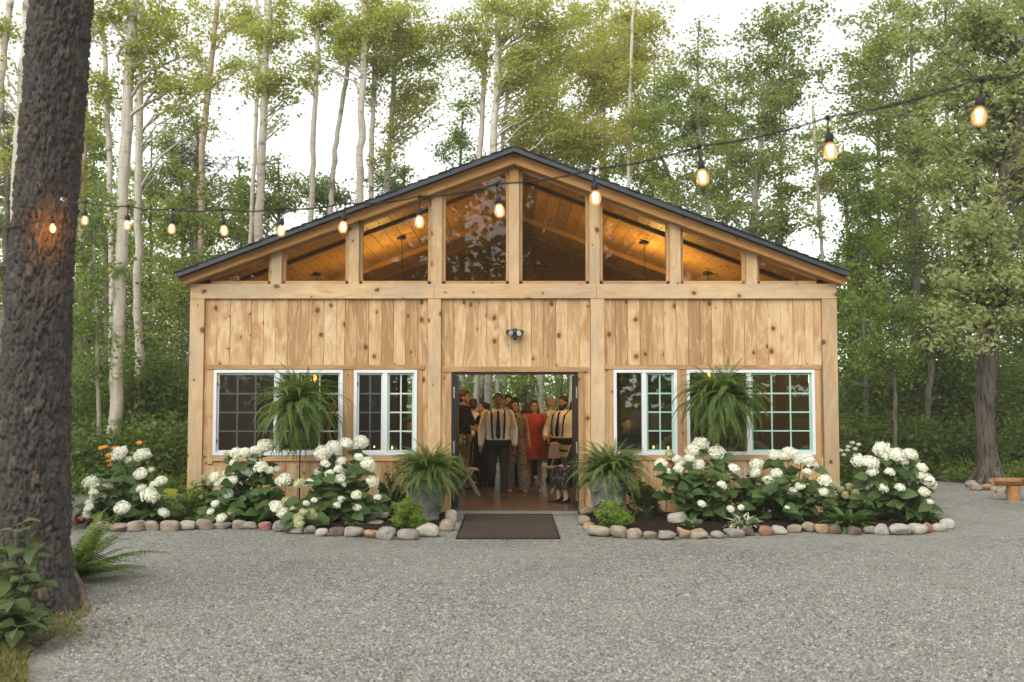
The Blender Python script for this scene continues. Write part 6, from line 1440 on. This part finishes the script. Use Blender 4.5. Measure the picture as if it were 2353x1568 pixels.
        for S in 'LR': limb(a, [j['hip'+S], j['knee'+S]], [.125, .105])
        for S in 'LR': 
            k = j['knee'+S]; a.tube([k+(0,.02,.01), k+(0,-.01,-.12), k+(0,.0,-.24)], [(.115,.10),(.12,.10),(.125,.095)], 14, side=(1,0,0))
        part('skirt', solid(a, 'skirt', .012, 2, M['floralskirt'])); shoes('darkcloth', 'boot', .09)
    return body
def foot(px, py): g = gnd(px, py, FZ); return (g.x, g.y, FZ)
P_ = person
P_('man in white shirt, black tie and suspenders striding out through the doorway', foot(1144,1142), R(2), 1.72, 'suspenders',
   dict(kneeR=(.10,-.10,.50), ankR=(.10,-.20,.085), kneeL=(-.10,-.05,.49), ankL=(-.11,.26,.17), elL=(-.272,.04,1.15), wrL=(-.29,-.02,.89), elR=(.272,.02,1.15), wrR=(.283,-.09,.90)), hair='buzz', beard='moustache', skin='skin2', wide=1.14, vox=.007, head=(0,.06))
P_('woman in orange red knee length dress standing behind the man with suspenders', foot(1228,1118), R(-8), 1.60, 'reddress', dict(wrR=(.31,-.12,.90), elR=(.29,.04,1.13)), hair='long', hairm='hairbrown', vox=.008, head=(.2,0))
P_('bearded man in white shirt and suspenders at the right side of the doorway', (at(1294,1000,18.3).x, 18.3, FZ), R(-30), 1.68, 'suspenders', dict(elL=(-.33,.0,1.14), wrL=(-.24,-.27,1.0), elR=(.33,.06,1.16), wrR=(.36,.0,.93)), hair='buzz', beard='full', wide=1.28, skin='skin2', vox=.008, head=(-.15,.05))
P_('woman in grey floral jumpsuit leaning forward between the man and the red dress', foot(1183,1131), R(12), 1.60, 'jumpsuit', dict(kneeR=(.13,-.06,.49), ankR=(.16,-.10,.085)), hair='bob', vox=.009, bend=-.0, head=(.35,-.25))
P_('man in black shirt and khaki trousers in profile at the left of the doorway', (at(1066,1000,18.2).x, 18.2, FZ), R(80), 1.78, 'blackshirt', dict(elL=(-.24,-.10,1.15), wrL=(-.16,-.30,1.05), elR=(.24,-.1,1.15), wrR=(.16,-.3,1.05)), hair='short', hairm='hairbrown', vox=.009)
P_('woman in black backless dress looking up, beside the man in black shirt', (at(1106,1000,18.8).x, 18.8, FZ), R(-75), 1.57, 'blackdress', dict(wrL=(-.2,-.2,1.0)), hair='bun', head=(0,-.35))
P_('man with short beard and light blue shirt far behind the man with suspenders', (at(1168,1000,20.3).x, 20.3, FZ), R(4), 1.70, 'blueshirt', hair='short', beard='short')
P_('man in white shirt in profile behind the woman in the red dress', (at(1266,1000,19.6).x, 19.6, FZ), R(82), 1.66, 'whiteshirt', hair='buzz', hairm='hairgrey', skin='skin2')
P_('person with brown hair seen from behind at the left of the doorway', (at(1088,1000,19.8).x, 19.8, FZ), R(170), 1.62, 'whiteshirt', hair='short', hairm='hairbrown', face=False)
P_('person with dark hair just right of the bearded man in blue shirt, far back', (at(1184,1000,20.7).x, 20.7, FZ), R(190), 1.64, 'blackshirt', hair='short', face=False)
P_('woman with light brown hair close behind the jumpsuit woman', (at(1178,1000,18.9).x, 18.9, FZ), R(175), 1.56, 'blackdress', hair='long', hairm='hairblond', face=False)
P_('person with brown hair between the jumpsuit woman and the red dress', (at(1213,1000,20.2).x, 20.2, FZ), R(160), 1.52, 'blackdress', hair='short', hairm='hairbrown', face=False)
P_('blond haired person at the far right edge of the doorway view', (at(1318,1000,20.0).x, 20.0, FZ), R(185), 1.58, 'blackdress', hair='bob', hairm='hairblond', face=False)
P_('dark haired person behind the looking up woman, far back', (at(1118,1000,20.4).x, 20.4, FZ), R(120), 1.53, 'blackdress', hair='bob', hairm='hairdark', face=False)
SW = P_('grey haired woman in black top and floral skirt seated inside the right doorpost', (at(1340,1050,16.15).x, 16.15, FZ-.02), R(-62), 1.68, 'seatedskirt', hair='bob', hairm='hairgrey', sit=True, vox=.010, head=(-.2,0))
# guests seen through the windows
P_('dark haired guest standing behind the wide window left of the door', (at(760,1000,17.6).x, 17.6, FZ), R(95), 1.66, 'blackdress', hair='bun', face=False)
P_('guest in dark clothes seated behind the narrow left window, nearer the post', (at(935,1000,17.8).x, 17.8, FZ-.02), R(60), 1.70, 'seatedskirt', hair='bob', hairm='hairbrown', sit=True, face=False)
P_('guest seated behind the narrow window right of the door', (at(1440,1000,18.0).x, 18.0, FZ-.02), R(20), 1.74, 'seatedskirt', hair='short', sit=True, face=False)
# ------------------------------------------------------------------ furniture inside
M['whitewood'] = plain('cream_painted_wood', (.46,.40,.32), .6); M['cloth'] = plain('ivory_table_cloth', (.42,.33,.25), .9, 0, .1, .05, 6, .2); M['flame'] = glow('candle_flame', (1, .5, .13), 12)
M['clear'] = glassmat('clear_glass', (.93,.95,.93))
def chair(loc, rz, label):
    c = empty('folding_chair', loc, rz, label, 'chair', 'cream folding chairs inside the barn')
    ob('seat', Acc().box((-.2,-.2,.43),(.2,.2,.455)).mesh('seat', M['whitewood']), c)
    for sx in (-1,1):
        ob('leg', Acc().tube([(sx*.19,-.22,0),(sx*.19,.02,.45),(sx*.19,.20,.84)], [(.013,.02)]*3, 8).mesh('leg', M['whitewood']), c); ob('leg', Acc().tube([(sx*.16,.24,0),(sx*.16,-.12,.44)], [(.012,.018)]*2, 8).mesh('leg', M['whitewood']), c)
    for z, y in ((.78,.17),(.66,.115)): ob('back_slat', Acc().box((-.18,y-.012,z-.04),(.18,y+.008,z+.045)).mesh('back_slat', M['whitewood']), c)
    ob('rung', Acc().tube([(-.17,.19,.12),(.17,.19,.12)], .01, 6).mesh('rung', M['whitewood']), c)
chair((at(1340,1000,16.15).x+.03, 16.18, FZ), R(-62), 'cream folding chair carrying the grey haired seated woman')
chair((at(1070,1000,17.1).x, 17.1, FZ), R(100), 'cream folding chair at the left table inside the doorway')
chair((at(1277,1000,17.6).x, 17.6, FZ), R(-60), 'cream folding chair with a hanging napkin at the right inside the doorway')
for px, Y, g in ((935,17.8,60),(1440,18.0,20)): chair((at(px,1000,Y).x, Y, FZ), R(g), f"cream folding chair behind the {'narrow left' if px < 1000 else 'narrow right'} window")
def table(x, y, w, d, label, rz=0):
    t = empty('banquet_table', (x, y, FZ), rz, label, 'table', 'tables inside the barn')
    ob('tabletop', Acc().box((-w/2,-d/2,.72),(w/2,d/2,.75)).mesh('tabletop', M['whitewood']), t)
    for sx in (-1,1):
        for sy in (-1,1): ob('leg', Acc().box((sx*(w/2-.07)-.025,sy*(d/2-.07)-.025,0),(sx*(w/2-.07)+.025,sy*(d/2-.07)+.025,.719)).mesh('leg', M['whitewood']), t)
def cloth(x, y, z, w, d, drop, label, seed):
    rg = np.random.default_rng(seed); n = 26; u = np.linspace(-1, 1, n); V = []
    for b in u:
        for a in u:
            sx = np.sign(a)*min(abs(a)*(w/2+drop), w/2); sy = np.sign(b)*min(abs(b)*(d/2+drop), d/2); ex = max(0, abs(a)*(w/2+drop)-w/2); ey = max(0, abs(b)*(d/2+drop)-d/2); e = max(ex, ey)
            V.append((sx+np.sign(a)*.12*ex*(1+.3*math.sin(b*14)), sy+np.sign(b)*.12*ey*(1+.3*math.sin(a*14)), z-e*.97+.002*math.sin(a*9+b*7)))
    i = np.arange(n*n).reshape(n, n); F = np.stack([i[:-1,:-1], i[:-1,1:], i[1:,1:], i[1:,:-1]], -1).reshape(-1,4)
    tag(ob('cloth', mesh_from('cloth', np.array(V), [F], M['cloth'], True), None, Matrix.Translation((x, y, 0))), label, 'tablecloth')
TX = at(1045,1000,17.3).x-.55
table(TX-.25, 17.6, 1.5, .75, 'table with flowers and a water bottle left inside the doorway'); cloth(TX-.25+.62, 17.6, FZ+.756, .22, .78, .42, 'ivory runner hanging over the end of the left inside table', 1)
table(at(880,1000,17.2).x, 17.0, 2.2, .75, 'long table with candles behind the narrow left window'); table(at(1480,1000,17.2).x, 17.2, 2.2, .75, 'long table with candles behind the narrow right window'); table(at(600,1000,17.2).x, 17.6, 2.0, .75, 'table behind the wide window left of the door')
nb_ = at(1273,1042,17.45); cloth(nb_.x, 17.42, .93, .13, .05, .28, 'ivory napkin draped over the chair back at the right in the doorway', 2)
def bottle(x, y, z, label):
    V, q = lathe([(.001,0),(.032,0),(.033,.02),(.032,.13),(.026,.165),(.013,.185),(.013,.20)], 16); b = tag(ob('water_bottle', mesh_from('water_bottle', V, [q], M['clear'], True), None, Matrix.Translation((x, y, z))), label, 'bottle')
    ob('cap', Acc().tube([(0,0,.198),(0,0,.215)], .0145, 12).mesh('cap', M['white']), b)
bottle(at(1067,1000,17.5).x, 17.5, FZ+.76, 'clear water bottle standing on the left inside table')
fa = empty('flower_bowl', (at(1052,1000,17.6).x, 17.6, FZ+.76), 0, 'low bowl of peach flowers on the left inside table', 'flowers')
V, q = lathe([(.001,0),(.06,0),(.09,.05),(.1,.08),(.09,.08),(.001,.06)], 18); ob('bowl', mesh_from('bowl', V, [q], M['urn'], True), fa)
for k in range(9): ob('blossom', BC[k % 2], fa, Matrix.Translation((random.uniform(-.1,.1), random.uniform(-.07,.07), .09+random.uniform(0,.07))) @ Matrix.Scale(.42, 4))
for i, (px, py, Y, lab) in enumerate(((901,1032,16.9,'lit candle in a glass behind the narrow left window'),(1536,1022,17.0,'lit candle nearest the door behind the narrow right window'),(1502,1024,17.1,'lit candle in the middle of the narrow right window'),(860,1000,17.2,'lit candle at the left of the narrow left window'))):
    p = at(px, 1030, Y); cd = empty('candle', (p.x, Y, FZ+.752), 0, lab, 'candle', 'candles on the tables inside'); V, q = lathe([(.03,0),(.036,.04),(.034,.10)], 14)
    ob('holder', mesh_from('holder', V, [q], M['clear'], True), cd); ob('wax', Acc().tube([(0,0,.002),(0,0,.045)], .024, 12).mesh('wax', M['whitewood']), cd); ob('flame', Acc().tube([(0,0,.047),(0,0,.062),(0,0,.088)], [.006,.011,.001], 8).mesh('flame', M['flame'], True), cd)
# ------------------------------------------------------------------ thin volume added to lift the shadows like a veil of lens flare
k = NT('pale_flare_veil')
v = k.n('VolumePrincipled', {'Color': (1,.98,.93), 'Density': .0014, 'Anisotropy': .25}).outputs[0]
k.t.links.new(v, k.out.inputs['Volume'])
me = Acc().box((-155,-155,-1.0),(155,155,21.5)).mesh('flare_veil', k.m); tag(ob('flare_veil', me), kind='stuff')
